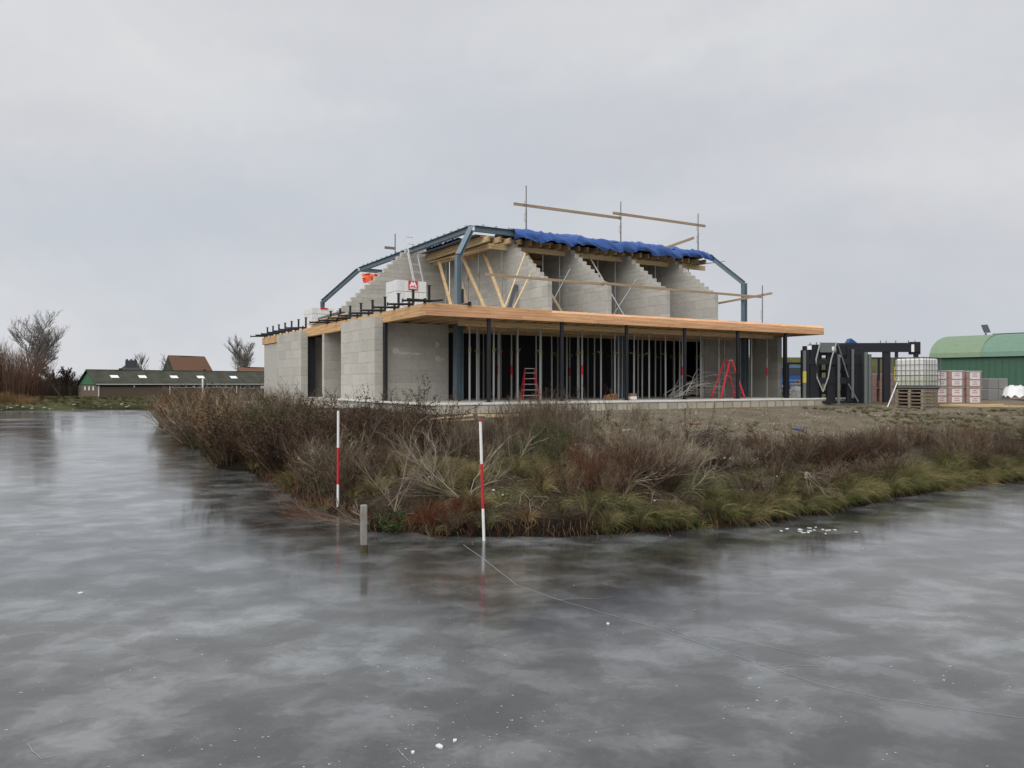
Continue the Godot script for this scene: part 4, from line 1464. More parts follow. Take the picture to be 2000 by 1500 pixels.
func make_frames() -> void:
	var t := thing("window_steelwork", "tall black steel frame with window openings and grey lifting slings", "steel frame", Vector3(12.4, 0.98, -30.0), 0.06)
	# measured from the middle of its foot; x across, y up
	var rects := [["post", -1.13, -0.91, 0.0, 2.22], ["post", -0.87, -0.52, 0.06, 2.2], ["post", -0.18, 0.16, 0.06, 2.2], ["post", 0.60, 0.86, 0.06, 2.2], ["post", 0.9, 1.17, 0.0, 1.95],
		["top_rail", -0.90, 0.88, 1.86, 2.28], ["middle_rail", -1.10, 1.16, 1.50, 1.72], ["lower_rail", -0.88, 1.0, 0.76, 1.0], ["foot_rail", -1.0, 1.1, 0.0, 0.10]]
	for i in rects.size():
		var q: Array = rects[i]
		one_box(q[0], Vector3((q[1] + q[2]) * 0.5, (q[3] + q[4]) * 0.5, -0.03 * (i % 3)), Vector3(q[2] - q[1], q[4] - q[3], 0.16 - 0.012 * (i % 4)), M.navy_steel, t)
	var sh := Shape.new()
	sh.box(Vector3(-0.2, 2.16, 0.13), Vector3(0.66, 0.38, 0.03), 0.004)
	var pl := part("name_plate", sh, M.plate_grey, t)
	sh = Shape.new()
	sh.box(Vector3(0.02, 2.12, 0.147), Vector3(0.15, 0.15, 0.006), 0.001)
	part("sticker", sh, M.print_white, pl)
	one_box("sticker", Vector3(-0.92, 2.16, 0.085), Vector3(0.17, 0.16, 0.006), M.print_white, t, 0.001)
	for q in [[-0.30, 0.26], [0.30, 0.0]]:
		sh = Shape.new()
		var x: float = -0.52 if q[0] < 0 else 0.12
		var pts := [Vector3(x, 2.36, 0.16), Vector3(x + (-0.18 if q[0] < 0 else -0.22), 1.7, 0.18), Vector3(x + (-0.14 if q[0] < 0 else -0.34), 1.0, 0.18), Vector3(-0.42, 0.45, 0.17)]
		sh.tube(pts, 0.03, 0.024, 8)
		part("sling", sh, M.sling, t)
	one_box("prop_leg", Vector3(-1.14, 1.02, 0.14), Vector3(0.10, 2.03, 0.08), M.plate_grey, t)
	one_box("yellow_tape", Vector3(-1.14, 1.02, 0.142), Vector3(0.106, 0.44, 0.086), M.yellow_band, t, 0.002)
	for q in [[0.22, 1.4, 0.0], [0.78, 1.55, 0.5]]:
		one_box("prop_leg", Vector3(q[0], 0.95 + q[2] * 0.4, 0.13), Vector3(0.09, 1.9, 0.06), M.plate_grey, t)
	for q in [[-0.85, 2.32], [-0.6, 2.33], [0.62, 2.33], [0.9, 2.3]]:
		sh = Shape.new()
		sh.tube([Vector3(q[0], 2.2, 0), Vector3(q[0], q[1] + 0.04, 0)], 0.016, 0.016, 6)
		part("bolt", sh, M.navy_steel, t)
	sh = Shape.new()
	sh.bar(Vector3(0.62, 0.75, 0.1), Vector3(1.0, 0.05, 0.14), 0.05, 0.05)
	sh.bar(Vector3(0.2, 2.3, 0.1), Vector3(0.62, 1.0, 0.1), 0.045, 0.045)
	part("stay", sh, M.plate_grey, t)
	# a third frame leaning close behind the tall one
	t = thing("window_steelwork", "black steel frame leaning close behind the frame with the slings", "steel frame", Vector3(12.75, 0.98, -30.7), -0.05)
	rects = [["post", -1.25, -1.05, 0.0, 2.1], ["post", -0.62, -0.45, 0.05, 2.1], ["post", 0.32, 0.5, 0.05, 2.1], ["post", 0.98, 1.2, 0.0, 2.15], ["top_rail", -1.05, 0.98, 1.95, 2.2], ["middle_rail", -1.05, 0.98, 1.2, 1.32], ["lower_rail", -1.05, 0.98, 0.35, 0.5]]
	for i in rects.size():
		var q: Array = rects[i]
		one_box(q[0], Vector3((q[1] + q[2]) * 0.5, (q[3] + q[4]) * 0.5, -0.02 * (i % 3)), Vector3(q[2] - q[1], q[4] - q[3], 0.14 - 0.012 * (i % 4)), M.navy_steel, t)
	# low gate-like frame next to the house
	t = thing("steel_portal", "low black steel portal between the house and the tall black frame", "steel portal", Vector3(11.0, 1.02, -30.6), 0.3)
	one_box("post", Vector3(-0.15, 0.75, 0), Vector3(0.14, 1.5, 0.14), M.black_steel, t)
	one_box("top_rail", Vector3(0.35, 1.53, 0), Vector3(1.2, 0.07, 0.14), M.black_steel, t)
	# second frame, behind
	t = thing("window_steelwork", "long black steel frame with a single thick post behind the plastic tank", "steel frame", Vector3(14.6, 0.98, -31.5), -0.08)
	rects = [["top_rail", -1.5, 1.92, 2.05, 2.42], ["post", 0.50, 0.77, 0.0, 2.05], ["middle_rail", -1.3, 0.8, 1.78, 1.84], ["thin_post", 0.31, 0.36, 0.9, 1.78], ["post", 1.0, 1.07, 0.0, 2.05], ["end_block", 1.55, 1.95, 1.95, 2.46], ["post", 1.72, 1.86, 0.0, 1.95], ["post", -1.5, -1.3, 0.0, 2.05], ["post", -1.05, -0.95, 0.0, 2.04]]
	for i in rects.size():
		var q: Array = rects[i]
		one_box(q[0], Vector3((q[1] + q[2]) * 0.5, (q[3] + q[4]) * 0.5, -0.02 * (i % 3)), Vector3(q[2] - q[1], q[4] - q[3], 0.2 - 0.014 * (i % 4)), M.navy_steel, t)
	one_box("yellow_tape", Vector3(0.94, 1.15, 0.1), Vector3(0.09, 0.62, 0.06), M.yellow_band, t, 0.002)
	one_box("prop_leg", Vector3(0.94, 0.42, 0.1), Vector3(0.08, 0.82, 0.05), M.plate_grey, t)
	one_box("sticker", Vector3(1.62, 2.2, 0.11), Vector3(0.11, 0.3, 0.006), M.print_white, t, 0.001)
	for x in [0.4, 0.62, 1.0, 1.5, 1.75]:
		var b := Shape.new()
		b.tube([Vector3(x, 2.4, 0), Vector3(x, 2.52, 0)], 0.018, 0.018, 6)
		part("bolt", b, M.plate_grey, t)
	# upright pipes strapped together
	for i in 2:
		var b := Shape.new()
		b.tube([Vector3.ZERO, Vector3(0, 2.0 - 0.08 * i, 0)], 0.07, 0.07, 12)
		whole("grey_pipe", b, M.plate_grey, Vector3(13.62 + 0.15 * i, 0.96, -29.75 - 0.02 * i), 0.0, "upright grey pipe in the row beside the tall black frame", "pipe", "upright grey pipes beside the tall frame")
	# blue hoist showing above the frame
	t = thing("blue_hoist", "blue steel hoist arm rising behind the tall black frame", "hoist", Vector3(14.2, 0.98, -32.5), 0.1)
	sh = Shape.new()
	sh.bar(Vector3(-0.1, 2.55, 0), Vector3(0.25, 2.3, 0), 0.3, 0.28)
	sh.bar(Vector3(0.2, 2.42, 0), Vector3(0.45, 1.6, 0), 0.3, 0.2, 0.004, Vector3(1, 0.2, 0))
	part("arm", sh, M.truck_blue, t)
	sh = Shape.new()
	sh.bar(Vector3(0.45, 1.7, 0), Vector3(0.6, 0.0, 0), 0.22, 0.2, 0.004, Vector3(1, 0.2, 0))
	part("leg", sh, M.truck_blue, t)


func pallet(parent: Node3D, y: float, w: float, d: float) -> void:
	# a deck on three bearers, one pallet high 0.12
	for k in 3:
		one_box("bearer", Vector3(w * 0.5, y + 0.045, -d * (0.07 + 0.43 * k)), Vector3(w, 0.075, 0.09), M.pallet_wood, parent, 0.004)
	for k in 5:
		one_box("deck_board", Vector3(w * (0.07 + 0.215 * k), y + 0.093, -d * 0.5), Vector3(w * 0.13, 0.02, d), M.pallet_wood, parent, 0.003)
	for k in 3:
		one_box("foot_board", Vector3(w * (0.07 + 0.43 * k), y + 0.0, -d * 0.5), Vector3(w * 0.13, 0.014, d), M.pallet_wood, parent, 0.003)


func make_tank() -> void:
	var base := site(15.72, -5.55, 0.0)
	var g := height(base.x, -base.z) - 0.02
	for i in 6:
		var t := thing("pallet", "weathered wooden pallet in the stack under the white tank", "pallet", Vector3(base.x, g + 0.012 + 0.118 * i, base.z), TURN, "pallets stacked under the tank")
		t.position += Vector3(0.01 * (i % 2), 0, 0.012 * (i % 3))
		pallet(t, 0.0, 0.86, 1.06)
	var top := g + 0.012 + 0.118 * 6
	var t := thing("liquid_tank", "white plastic liquid tank in a steel cage on stacked pallets", "tank", Vector3(base.x, top, base.z), TURN)
	var w := 0.98
	var d := 1.12
	one_box("tank_foot", Vector3(w * 0.5, 0.05, -d * 0.5), Vector3(w, 0.06, d), M.cage_steel, t)
	for k in 4:
		one_box("tank_foot", Vector3(0.1 + 0.26 * k, 0.0, -d * 0.5), Vector3(0.08, 0.04, d), M.navy_steel, t)
	one_box("liquid_level", Vector3(w * 0.5, 0.26, -d * 0.5), Vector3(w - 0.10, 0.34, d - 0.10), M.tank_liquid, t, 0.04)
	one_box("bottle", Vector3(w * 0.5, 0.73, -d * 0.5), Vector3(w - 0.10, 0.60, d - 0.10), M.tank_plastic, t, 0.05)
	var cap := Shape.new()
	cap.tube([Vector3(w * 0.5, 1.03, -d * 0.5), Vector3(w * 0.5, 1.06, -d * 0.5)], 0.11, 0.11, 14)
	part("cap", cap, M.tyre, t)
	for y in [0.10, 0.27, 0.45, 0.63, 0.82, 1.06]:
		var sh := Shape.new()
		sh.tube([Vector3(0, y, 0), Vector3(w, y, 0), Vector3(w, y, -d), Vector3(0, y, -d), Vector3(0, y, 0)], 0.011 if y < 1.0 else 0.016, 0.011 if y < 1.0 else 0.016, 6)
		part("cage_hoop", sh, M.cage_steel, t)
	for k in 7:
		for q in [0.0, -d]:
			var sh := Shape.new()
			sh.tube([Vector3(w * k / 6.0, 0.08, q), Vector3(w * k / 6.0, 1.06, q)], 0.011, 0.011, 6)
			part("cage_bar", sh, M.cage_steel, t)
	for k in range(1, 7):
		for q in [0.0, w]:
			var sh := Shape.new()
			sh.tube([Vector3(q, 0.08, -d * k / 7.0), Vector3(q, 1.06, -d * k / 7.0)], 0.011, 0.011, 6)
			part("cage_bar", sh, M.cage_steel, t)
	var st := Shape.new()
	var foot := site(15.4, -4.45, 0.0)
	foot.y = height(foot.x, -foot.z)
	st.tube([Vector3.ZERO, Vector3(0.42, 1.0, -0.05)], 0.022, 0.022, 8)
	whole("white_stick", st, M.white_paint, foot, 0.0, "thin white stick leaning on the pallet stack", "stick")


func brick_pack(at: Vector3, turn: float, w: float, h: float, d: float, label: String, group: String, printed: bool) -> void:
	var t := thing("brick_pack", label, "brick pack", at, turn, group)
	one_box("pallet", Vector3(0, 0.03, 0), Vector3(w + 0.04, 0.06, d + 0.04), M.pallet_wood, t)
	var n := 3
	for i in n:
		for k in 2:
			one_box("brick_stack", Vector3((i + 0.5) / n * w - w * 0.5, 0.06 + (k + 0.5) * (h - 0.06) / 2, 0), Vector3(w / n - 0.014, (h - 0.06) / 2 - 0.008, d), M.brick_pack, t, 0.012)
	one_box("top_film", Vector3(0, h + 0.004, 0), Vector3(w + 0.02, 0.02, d + 0.02), M.wrap_white, t, 0.008)
	if printed:
		for k in 2:
			var y := h * (0.72 - 0.5 * k)
			for f in 2:
				var o := Node3D.new()
				var sh := Shape.new()
				sh.box(Vector3.ZERO, Vector3(w * 0.66, h * 0.43, 0.006), 0.001)
				var lab := part("printed_wrap", sh, M.wrap_white, t)
				lab.position = Vector3(0.02, y, d * 0.5 + 0.006) if f == 0 else Vector3(-w * 0.5 - 0.006, y, 0)
				lab.rotation.y = 0.0 if f == 0 else -PI / 2
				o.free()
				sh = Shape.new()
				var zig := [Vector2(-0.35, 0.2), Vector2(-0.2, 0.42), Vector2(-0.08, 0.2), Vector2(0.05, 0.42), Vector2(0.15, 0.2), Vector2(0.38, 0.46)]
				for i in zig.size() - 1:
					sh.bar(Vector3(zig[i].x * w * 0.5, zig[i].y * h * 0.4, 0.004), Vector3(zig[i + 1].x * w * 0.5, zig[i + 1].y * h * 0.4, 0.004), 0.006, 0.022, 0.0, Vector3(0, 0.3, 1))
				part("logo", sh, M.print_red, lab)
				flat_text("lettering", "RODRUZA", w * 0.36, M.print_red, lab, Vector3(0, -h * 0.02, 0.005))


func make_stock() -> void:
	var r := RandomNumberGenerator.new()
	r.seed = 77
	var g := "red brick packs in white printed wrap"
	for c in 2:
		for k in 2:
			var x := 17.55 + 0.80 * c
			var d := 31.0 + 0.15 * c
			var gy := height(x, d)
			brick_pack(Vector3(x, gy + 0.665 * k, -d), TURN * 0.4, 0.70, 0.64, 0.7, [["red brick pack in white wrap, lower one beside the tank", "red brick pack in white wrap, upper one beside the tank"], ["red brick pack in white wrap, lower one beside the green shed wall", "red brick pack in white wrap, upper one beside the green shed wall"]][c][k], g, true)
	for c in 3:
		for k in 2:
			var x: float = [15.15, 15.95, 16.72][c]
			var d := 33.2
			var gy := height(x, d)
			brick_pack(Vector3(x, gy + 0.62 * k, -d), 0.05, 0.70, 0.60, 0.7, "plain red brick pack standing behind the black steel frames", "brick packs behind the black frames", false)
	for c in 2:
		for k in 2:
			var x: float = 12.05 + 0.55 * c + 2.2
			brick_pack(Vector3(x - 1.5, height(x, 34.0) + 0.5 * k, -34.0), 0.0, 0.48, 0.48, 0.6, "plain red brick pack seen through the tall black frame", "brick packs seen through the tall frame", false)
	# snow-white film over the packs and the wrapped heap before the shed
	var t := thing("grey_pallet_stack", "stack of grey wrapped blocks before the green shed wall", "pallet stack", Vector3(23.6, height(23.6, 38.0), -38.0), 0.1)
	for k in 2:
		for i in 2:
			one_box("grey_block", Vector3(-0.25 + 0.5 * i, 0.28 + 0.54 * k, 0), Vector3(0.49, 0.52, 0.9), M.grey_pack, t, 0.03)
	for c in 3:
		var x: float = [24.35, 25.3, 26.3][c]
		t = thing("wrapped_heap", ["white plastic wrapped heap beside the grey wrapped blocks", "white plastic wrapped heap between two other wrapped heaps", "white plastic wrapped heap farthest from the grey wrapped blocks"][c], "wrapped heap", Vector3(x, height(x, 37.5), -37.5), 0.0, "white wrapped heaps before the shed")
		one_box("pallet", Vector3(0, 0.08, 0), Vector3(0.95, 0.14, 0.9), M.pallet_wood, t)
		var f := FastNoiseLite.new()
		f.seed = 50 + c
		f.frequency = 2.4
		var sh := Shape.new()
		var n := 16
		for i in n + 1:
			for j in n + 1:
				var u := i / float(n) * 2.0 - 1.0
				var v := j / float(n) * 2.0 - 1.0
				var e := maxf(absf(u), absf(v))
				var y: float = 0.15 + (0.5 - 0.14 * c) * pow(maxf(0.0, 1.0 - pow(e, 5.0)), 0.6) + f.get_noise_2d(u, v) * 0.13
				sh.vert(Vector3(u * 0.52, maxf(y, 0.02), v * 0.48), Vector3(u + f.get_noise_2d(u * 2.0, v * 2.0), 0.9, v + f.get_noise_2d(v * 2.0 + 9.0, u)).normalized())
		for i in n:
			for j in n:
				var a := i * (n + 1) + j
				for q in [a, a + n + 1, a + n + 2, a, a + n + 2, a + 1]:
					sh.ix.push_back(q)
		part("film", sh, M.wrap_white, t)
	# big white bag in the gap beside the house
	t = thing("white_bag", "big white building bag standing in the gap beside the house", "bag", Vector3(12.75, 0.98, -34.0), 0.3)
	var f := FastNoiseLite.new()
	f.seed = 70
	f.frequency = 2.0
	var sh := Shape.new()
	for j in 11:
		for i in 25:
			var a := TAU * i / 24.0
			var k := j / 10.0
			var sq := 1.0 / maxf(absf(cos(a)), absf(sin(a)))
			var rad := 0.42 * lerpf(1.0, minf(sq, 1.25), 0.7) * (1.0 - 0.5 * smoothstep(0.85, 1.0, k)) + f.get_noise_2d(cos(a) * 1.5, sin(a) * 1.5 + k * 2.0) * 0.09
			sh.vert(Vector3(cos(a) * rad, k * 0.72, sin(a) * rad), Vector3(cos(a) + f.get_noise_2d(a * 2.0, k * 3.0), 0.3, sin(a) + f.get_noise_2d(k * 3.0, a * 2.0)).normalized())
	for j in 10:
		for i in 24:
			var a := j * 25 + i
			for q in [a, a + 1, a + 26, a, a + 26, a + 25]:
				sh.ix.push_back(q)
	part("sack", sh, M.wrap_white, t)
	one_box("lip", Vector3(0, 0.74, 0), Vector3(0.7, 0.06, 0.7), M.wrap_white, t, 0.02)


func make_truck() -> void:
	var t := thing("blue_truck", "blue lorry parked in the gap between house and steel frames", "lorry", Vector3(16.2, 1.0, -45.0), 0.0)
	one_box("cab", Vector3(0, 1.15, 0), Vector3(2.3, 1.2, 1.6), M.truck_blue, t, 0.16)
	one_box("windscreen", Vector3(-0.1, 1.45, 0.81), Vector3(1.7, 0.42, 0.03), M.dark_glass, t)
	one_box("bonnet", Vector3(0.0, 0.72, 1.0), Vector3(2.0, 0.5, 0.5), M.truck_blue, t, 0.08)
	one_box("bumper", Vector3(0, 0.35, 1.15), Vector3(2.2, 0.22, 0.2), M.plate_grey, t)
	one_box("load_bed", Vector3(0.3, 0.95, -2.6), Vector3(2.3, 0.7, 3.4), M.truck_blue, t, 0.03)
	for x in [-0.95, 0.95]:
		for z in [0.7, -2.6]:
			var sh := Shape.new()
			sh.tube([Vector3(x - 0.13, 0.36, z), Vector3(x + 0.13, 0.36, z)], 0.38, 0.38, 18)
			var w := part("wheel", sh, M.tyre, t)
			sh = Shape.new()
			sh.tube([Vector3(x - 0.15, 0.36, z), Vector3(x + 0.15, 0.36, z)], 0.18, 0.18, 14)
			part("rim", sh, M.plate_grey, w)
		one_box("headlight", Vector3(x * 0.8, 0.6, 1.26), Vector3(0.28, 0.16, 0.03), M.white_trim, t)
		one_box("mirror", Vector3(x * 1.35, 1.4, 0.7), Vector3(0.1, 0.4, 0.16), M.tyre, t)


func make_shed() -> void:
	# arched green shed; gable towards the house
	var t := thing("arched_shed", "long green shed with a pale green arched roof", "shed", Vector3(37.9, 0.95, -70.0), -0.86)
	var len := 46.0
	var half := 5.0
	var wall := 3.2
	var ribs := 12
	one_box("side_wall", Vector3(len * 0.5, wall * 0.5, 0.0), Vector3(len, wall, 0.16), M.shed_wall, t)
	one_box("side_wall", Vector3(len * 0.5, wall * 0.5, -half * 2.0), Vector3(len, wall, 0.16), M.shed_wall, t)
	one_box("end_wall", Vector3(0.08, wall * 0.5, -half), Vector3(0.16, wall - 0.01, half * 2.0 - 0.2), M.shed_wall, t)
	one_box("plinth", Vector3(len * 0.5, 0.2, 0.12), Vector3(len, 0.5, 0.1), M.concrete, t)
	var k := 0.0
	while k < len:
		one_box("wall_rib", Vector3(k + 0.25, wall * 0.5 + 0.25, 0.095), Vector3(0.05, wall - 0.5, 0.03), M.shed_wall, t, 0.004)
		k += 0.5
	# roof in sheets, each curved over the whole width
	var steps := 16
	var at := 0.0
	var first := true
	while at < len - 0.1:
		var to := minf(at + 4.2, len)
		var sh := Shape.new()
		for i in steps:
			var a0 := PI * i / steps
			var a1 := PI * (i + 1) / steps
			var p0 := Vector2(-half + cos(a0) * (half + 0.35), wall - 0.1 + sin(a0) * 2.15)
			var p1 := Vector2(-half + cos(a1) * (half + 0.35), wall - 0.1 + sin(a1) * 2.15)
			var mid := Vector3(0, sin((a0 + a1) * 0.5), cos((a0 + a1) * 0.5))
			var lift := 0.05
			sh.quad(Vector3(at, p0.y, p0.x), Vector3(to - 0.04, p0.y, p0.x), Vector3(to - 0.04, p1.y, p1.x), Vector3(at, p1.y, p1.x), mid)
			sh.quad(Vector3(to - 0.08, p0.y + lift * mid.y, p0.x + lift * mid.z), Vector3(to + 0.04, p0.y + lift * mid.y, p0.x + lift * mid.z), Vector3(to + 0.04, p1.y + lift * mid.y, p1.x + lift * mid.z), Vector3(to - 0.08, p1.y + lift * mid.y, p1.x + lift * mid.z), mid)
		part("roof_sheet", sh, M.shed_roof_pale if first else M.shed_roof, t)
		first = false
		at = to
	var gable := PackedVector2Array([Vector2(-half * 2.0, wall)])
	for i in range(steps, -1, -1):
		var a := PI * i / steps
		gable.push_back(Vector2(-half + cos(a) * half, wall - 0.02 + sin(a) * 2.05))
	var gs := Shape.new()
	gs.prism(gable, 0.02, 0.14, Transform3D(Basis(Vector3(0, 0, 1), Vector3.UP, Vector3(1, 0, 0)), Vector3.ZERO))
	part("gable", gs, M.shed_wall, t)
	one_box("ridge_strip", Vector3(len * 0.5 + 2.0, wall + 2.08, -half), Vector3(len - 3.0, 0.12, 0.5), M.panel_dark, t)
	# lamp on a pole, rising behind the ridge
	var p := thing("solar_lamp", "tilted solar panel on a thin pole behind the green shed", "solar lamp", Vector3(47.5, 0.9, -77.5), 0.0)
	var sh := Shape.new()
	sh.tube([Vector3.ZERO, Vector3(0, 5.9, 0)], 0.09, 0.08, 8)
	part("pole", sh, M.plate_grey, p)
	sh = Shape.new()
	sh.box(Vector3(0, 6.35, 0), Vector3(0.95, 0.85, 0.06), 0.005, Basis.from_euler(Vector3(-0.35, 0.4, 0.08)))
	part("panel", sh, M.panel_dark, p)


# ---------------------------------------------------------------- barns and houses beyond the ice

func make_barn() -> void:
	# local x runs along the ridge, z towards the gable side away from the ice
	var a := Vector3(-53.6, 0, -100.0)
	var turn := atan2(18.0, 17.3)
	var t := thing("long_barn", "long low brick barn with mossy grey roof and green end gable", "barn", a, turn)
	var g := 0.0
	var len := 25.0
	var w := 7.5
	var eave := 1.62
	var ridge := 3.55
	one_box("front_wall", Vector3(4.6, (eave - 0.24) * 0.5 - 0.08, -0.12), Vector3(9.2, eave - 0.14, 0.24), M.barn_brick, t)
	one_box("front_wall", Vector3(len * 0.5 + 4.6, eave * 0.5 - 0.1, -0.12), Vector3(len - 9.2, eave + 0.1, 0.24), M.barn_brick, t)
	one_box("rear_wall", Vector3(len * 0.5, eave * 0.5 - 0.1, -w + 0.12), Vector3(len, eave + 0.1, 0.24), M.barn_brick, t)
	one_box("end_wall", Vector3(0.12, eave * 0.5 - 0.1, -w * 0.5), Vector3(0.24, eave + 0.09, w - 0.5), M.barn_brick, t)
	one_box("end_wall", Vector3(len - 0.12, eave * 0.5 - 0.1, -w * 0.5), Vector3(0.24, eave + 0.09, w - 0.5), M.barn_brick, t)
	for x in [0.03, len - 0.15]:
		var gs := Shape.new()
		gs.prism(PackedVector2Array([Vector2(0, eave), Vector2(-w, eave), Vector2(-w * 0.5, ridge - 0.08)]), x, x + 0.12, Transform3D(Basis(Vector3(0, 0, 1), Vector3.UP, Vector3(1, 0, 0)), Vector3.ZERO))
		part("gable", gs, M.barn_green, t)
	var slope := atan2(ridge - eave, w * 0.5)
	var run := w * 0.5 / cos(slope) + 0.35
	for sd in [1, -1]:
		var sh := Shape.new()
		var c := Vector3(len * 0.5, (eave + ridge) * 0.5 - 0.02, -w * 0.5 + sd * (w * 0.25 + 0.06))
		sh.box(c, Vector3(len + 0.5, 0.09, run), 0.01, Basis(Vector3.RIGHT, sd * slope))
		var rf := part("roof", sh, M.barn_roof, t)
		if sd == 1:
			for k in 5:
				var x: float = [2.7, 6.3, 10.6, 14.4, 19.4][k]
				sh = Shape.new()
				sh.box(Vector3(x, (eave + ridge) * 0.5 + 0.10, -w * 0.25 - 0.0), Vector3(1.0, 0.05, 0.75), 0.01, Basis(Vector3.RIGHT, slope))
				part("skylight", sh, M.skylight_sheet, rf)
	one_box("ridge_cap", Vector3(len * 0.5, ridge + 0.03, -w * 0.5), Vector3(len + 0.4, 0.12, 0.3), M.barn_roof, t)
	for x in [4.1, 15.8]:
		one_box("ridge_vent", Vector3(x, ridge + 0.18, -w * 0.5), Vector3(0.35, 0.22, 0.35), M.tile_dark, t)
	one_box("gutter", Vector3(len * 0.5, eave + 0.03, 0.22), Vector3(len + 0.3, 0.09, 0.1), M.white_trim, t)
	for x in [0.1, 9.2, 18.9]:
		one_box("downpipe", Vector3(x, eave * 0.5 - 0.05, 0.06), Vector3(0.13, eave, 0.1), M.white_trim, t)
	for x in [4.5, 12.6, 15.9]:
		one_box("hopper", Vector3(x, eave - 0.22, 0.06), Vector3(0.16, 0.35, 0.1), M.white_trim, t)
	for k in 9:
		var x := 10.0 + 0.98 * k
		var win := one_box("window", Vector3(x, eave - 0.28, 0.02), Vector3(0.9, 0.36, 0.05), M.white_trim, t)
		one_box("pane", Vector3(0, 0.0, 0.02), Vector3(0.78, 0.24, 0.02), M.dark_glass, win, 0.002)
	for k in 4:
		var x: float = [19.9, 21.3, 23.1, 24.3][k]
		var win := one_box("window", Vector3(x, eave - 0.36, 0.02), Vector3(0.75, 0.5, 0.05), M.white_trim, t)
		one_box("pane", Vector3(0, 0.0, 0.02), Vector3(0.62, 0.36, 0.02), M.dark_glass if k < 2 else M.skylight_sheet, win, 0.002)
	for k in 3:
		one_box("window", Vector3(-0.01, 1.1, -1.6 - 1.6 * k), Vector3(0.04, 0.5, 0.5), M.white_trim, t)
	# orange-tiled barn behind
	t = thing("tiled_barn", "tall barn with a steep rusty orange tiled roof behind the long barn", "barn", Vector3(-61.0, 0, -146.0), 0.85)
	roofed(t, 8.0, 7.6, 2.0, 7.0, M.tile_orange, M.barn_roof, 0.9)
	# small dark roof with a broad chimney
	t = thing("dark_house", "dark hipped house roof with a broad brick chimney behind the long barn", "house", Vector3(-74.0, 0, -150.0), 0.2)
	var sh := Shape.new()
	var ps := [Vector3(-4.2, 2.0, 3.0), Vector3(4.2, 2.0, 3.0), Vector3(4.2, 2.0, -3.0), Vector3(-4.2, 2.0, -3.0)]
	var r0 := Vector3(-1.0, 5.3, 0)
	var r1 := Vector3(1.0, 5.3, 0)
	sh.quad(ps[0], ps[1], r1, r0, Vector3(0, 0.5, 1))
	sh.quad(ps[2], ps[3], r0, r1, Vector3(0, 0.5, -1))
	sh.tri(ps[1], ps[2], r1, Vector3(1, 0.5, 0))
	sh.tri(ps[3], ps[0], r0, Vector3(-1, 0.5, 0))
	part("roof", sh, M.tile_dark, t)
	one_box("wall", Vector3(0, 1.0, 0), Vector3(7.4, 2.0, 5.2), M.barn_brick, t)
	var ch := one_box("chimney", Vector3(0.1, 5.5, 0), Vector3(1.9, 1.5, 0.9), M.tile_dark, t)
	for x in [-0.75, 0.0, 0.75]:
		one_box("chimney_pot", Vector3(x, 0.85, 0), Vector3(0.3, 0.3, 0.3), M.tile_dark, ch)
	# red-brown roof peeping at the barn's far end
	t = thing("tiled_house", "low house with a red-brown tiled roof at the far end of the long barn", "house", Vector3(-42.8, 0, -128.0), 0.5)
	roofed(t, 5.0, 6.5, 1.8, 4.5, M.tile_orange, M.barn_brick, 0.2)


func roofed(t: Node3D, len: float, w: float, eave: float, ridge: float, tiles: Material, side: Material, hip: float) -> void:
	var sh := Shape.new()
	var e := [Vector3(-len * 0.5, eave, w * 0.5), Vector3(len * 0.5, eave, w * 0.5), Vector3(len * 0.5, eave, -w * 0.5), Vector3(-len * 0.5, eave, -w * 0.5)]
	var a := Vector3(-len * 0.5, ridge, 0)
	var b := Vector3(len * 0.5 - hip, ridge - 0.05, 0)
	var m := (a + b) * 0.5 - Vector3(0, 0.18, 0)
	sh.quad(e[0], (e[0] + e[1]) * 0.5, m, a, Vector3(0, 0.6, 1))
	sh.quad((e[0] + e[1]) * 0.5, e[1], b, m, Vector3(0, 0.6, 1))
	sh.quad(e[2], e[3], a, b, Vector3(0, 0.6, -1))
	sh.tri(e[1], e[2], b, Vector3(1, 0.4, 0))
	part("roof", sh, tiles, t)
	sh = Shape.new()
	sh.tri(e[0] + Vector3(0.02, 0, 0), e[3] + Vector3(0.02, 0, 0), a + Vector3(0.02, -0.03, 0), Vector3(-1, 0, 0))
	part("gable", sh, side, t)
	one_box("wall", Vector3(0, eave * 0.5, 0), Vector3(len - 0.3, eave, w - 0.4), M.barn_brick, t)


# ---------------------------------------------------------------- plants

func tinted(c: Color, r: RandomNumberGenerator, by := 0.25) -> Color:
	var k := 1.0 + r.randf_range(-by, by)
	return Color(c.r * k, c.g * k * (1.0 + r.randf_range(-0.05, 0.05)), c.b * k)


func leaf_at(sh: Shape, p: Vector3, dir: Vector3, size: float, r: RandomNumberGenerator) -> void:
	var side := dir.cross(Vector3(r.randf_range(-1, 1), r.randf_range(-0.4, 1), r.randf_range(-1, 1))).normalized()
	var nn := side.cross(dir).normalized()
	var k := sh.v.size()
	sh.vert(p, nn)
	sh.vert(p + dir * size * 0.5 + side * size * 0.32, nn)
	sh.vert(p + dir * size, nn)
	sh.vert(p + dir * size * 0.5 - side * size * 0.32, nn)
	for q in [0, 1, 2, 0, 2, 3]:
		sh.ix.push_back(k + q)


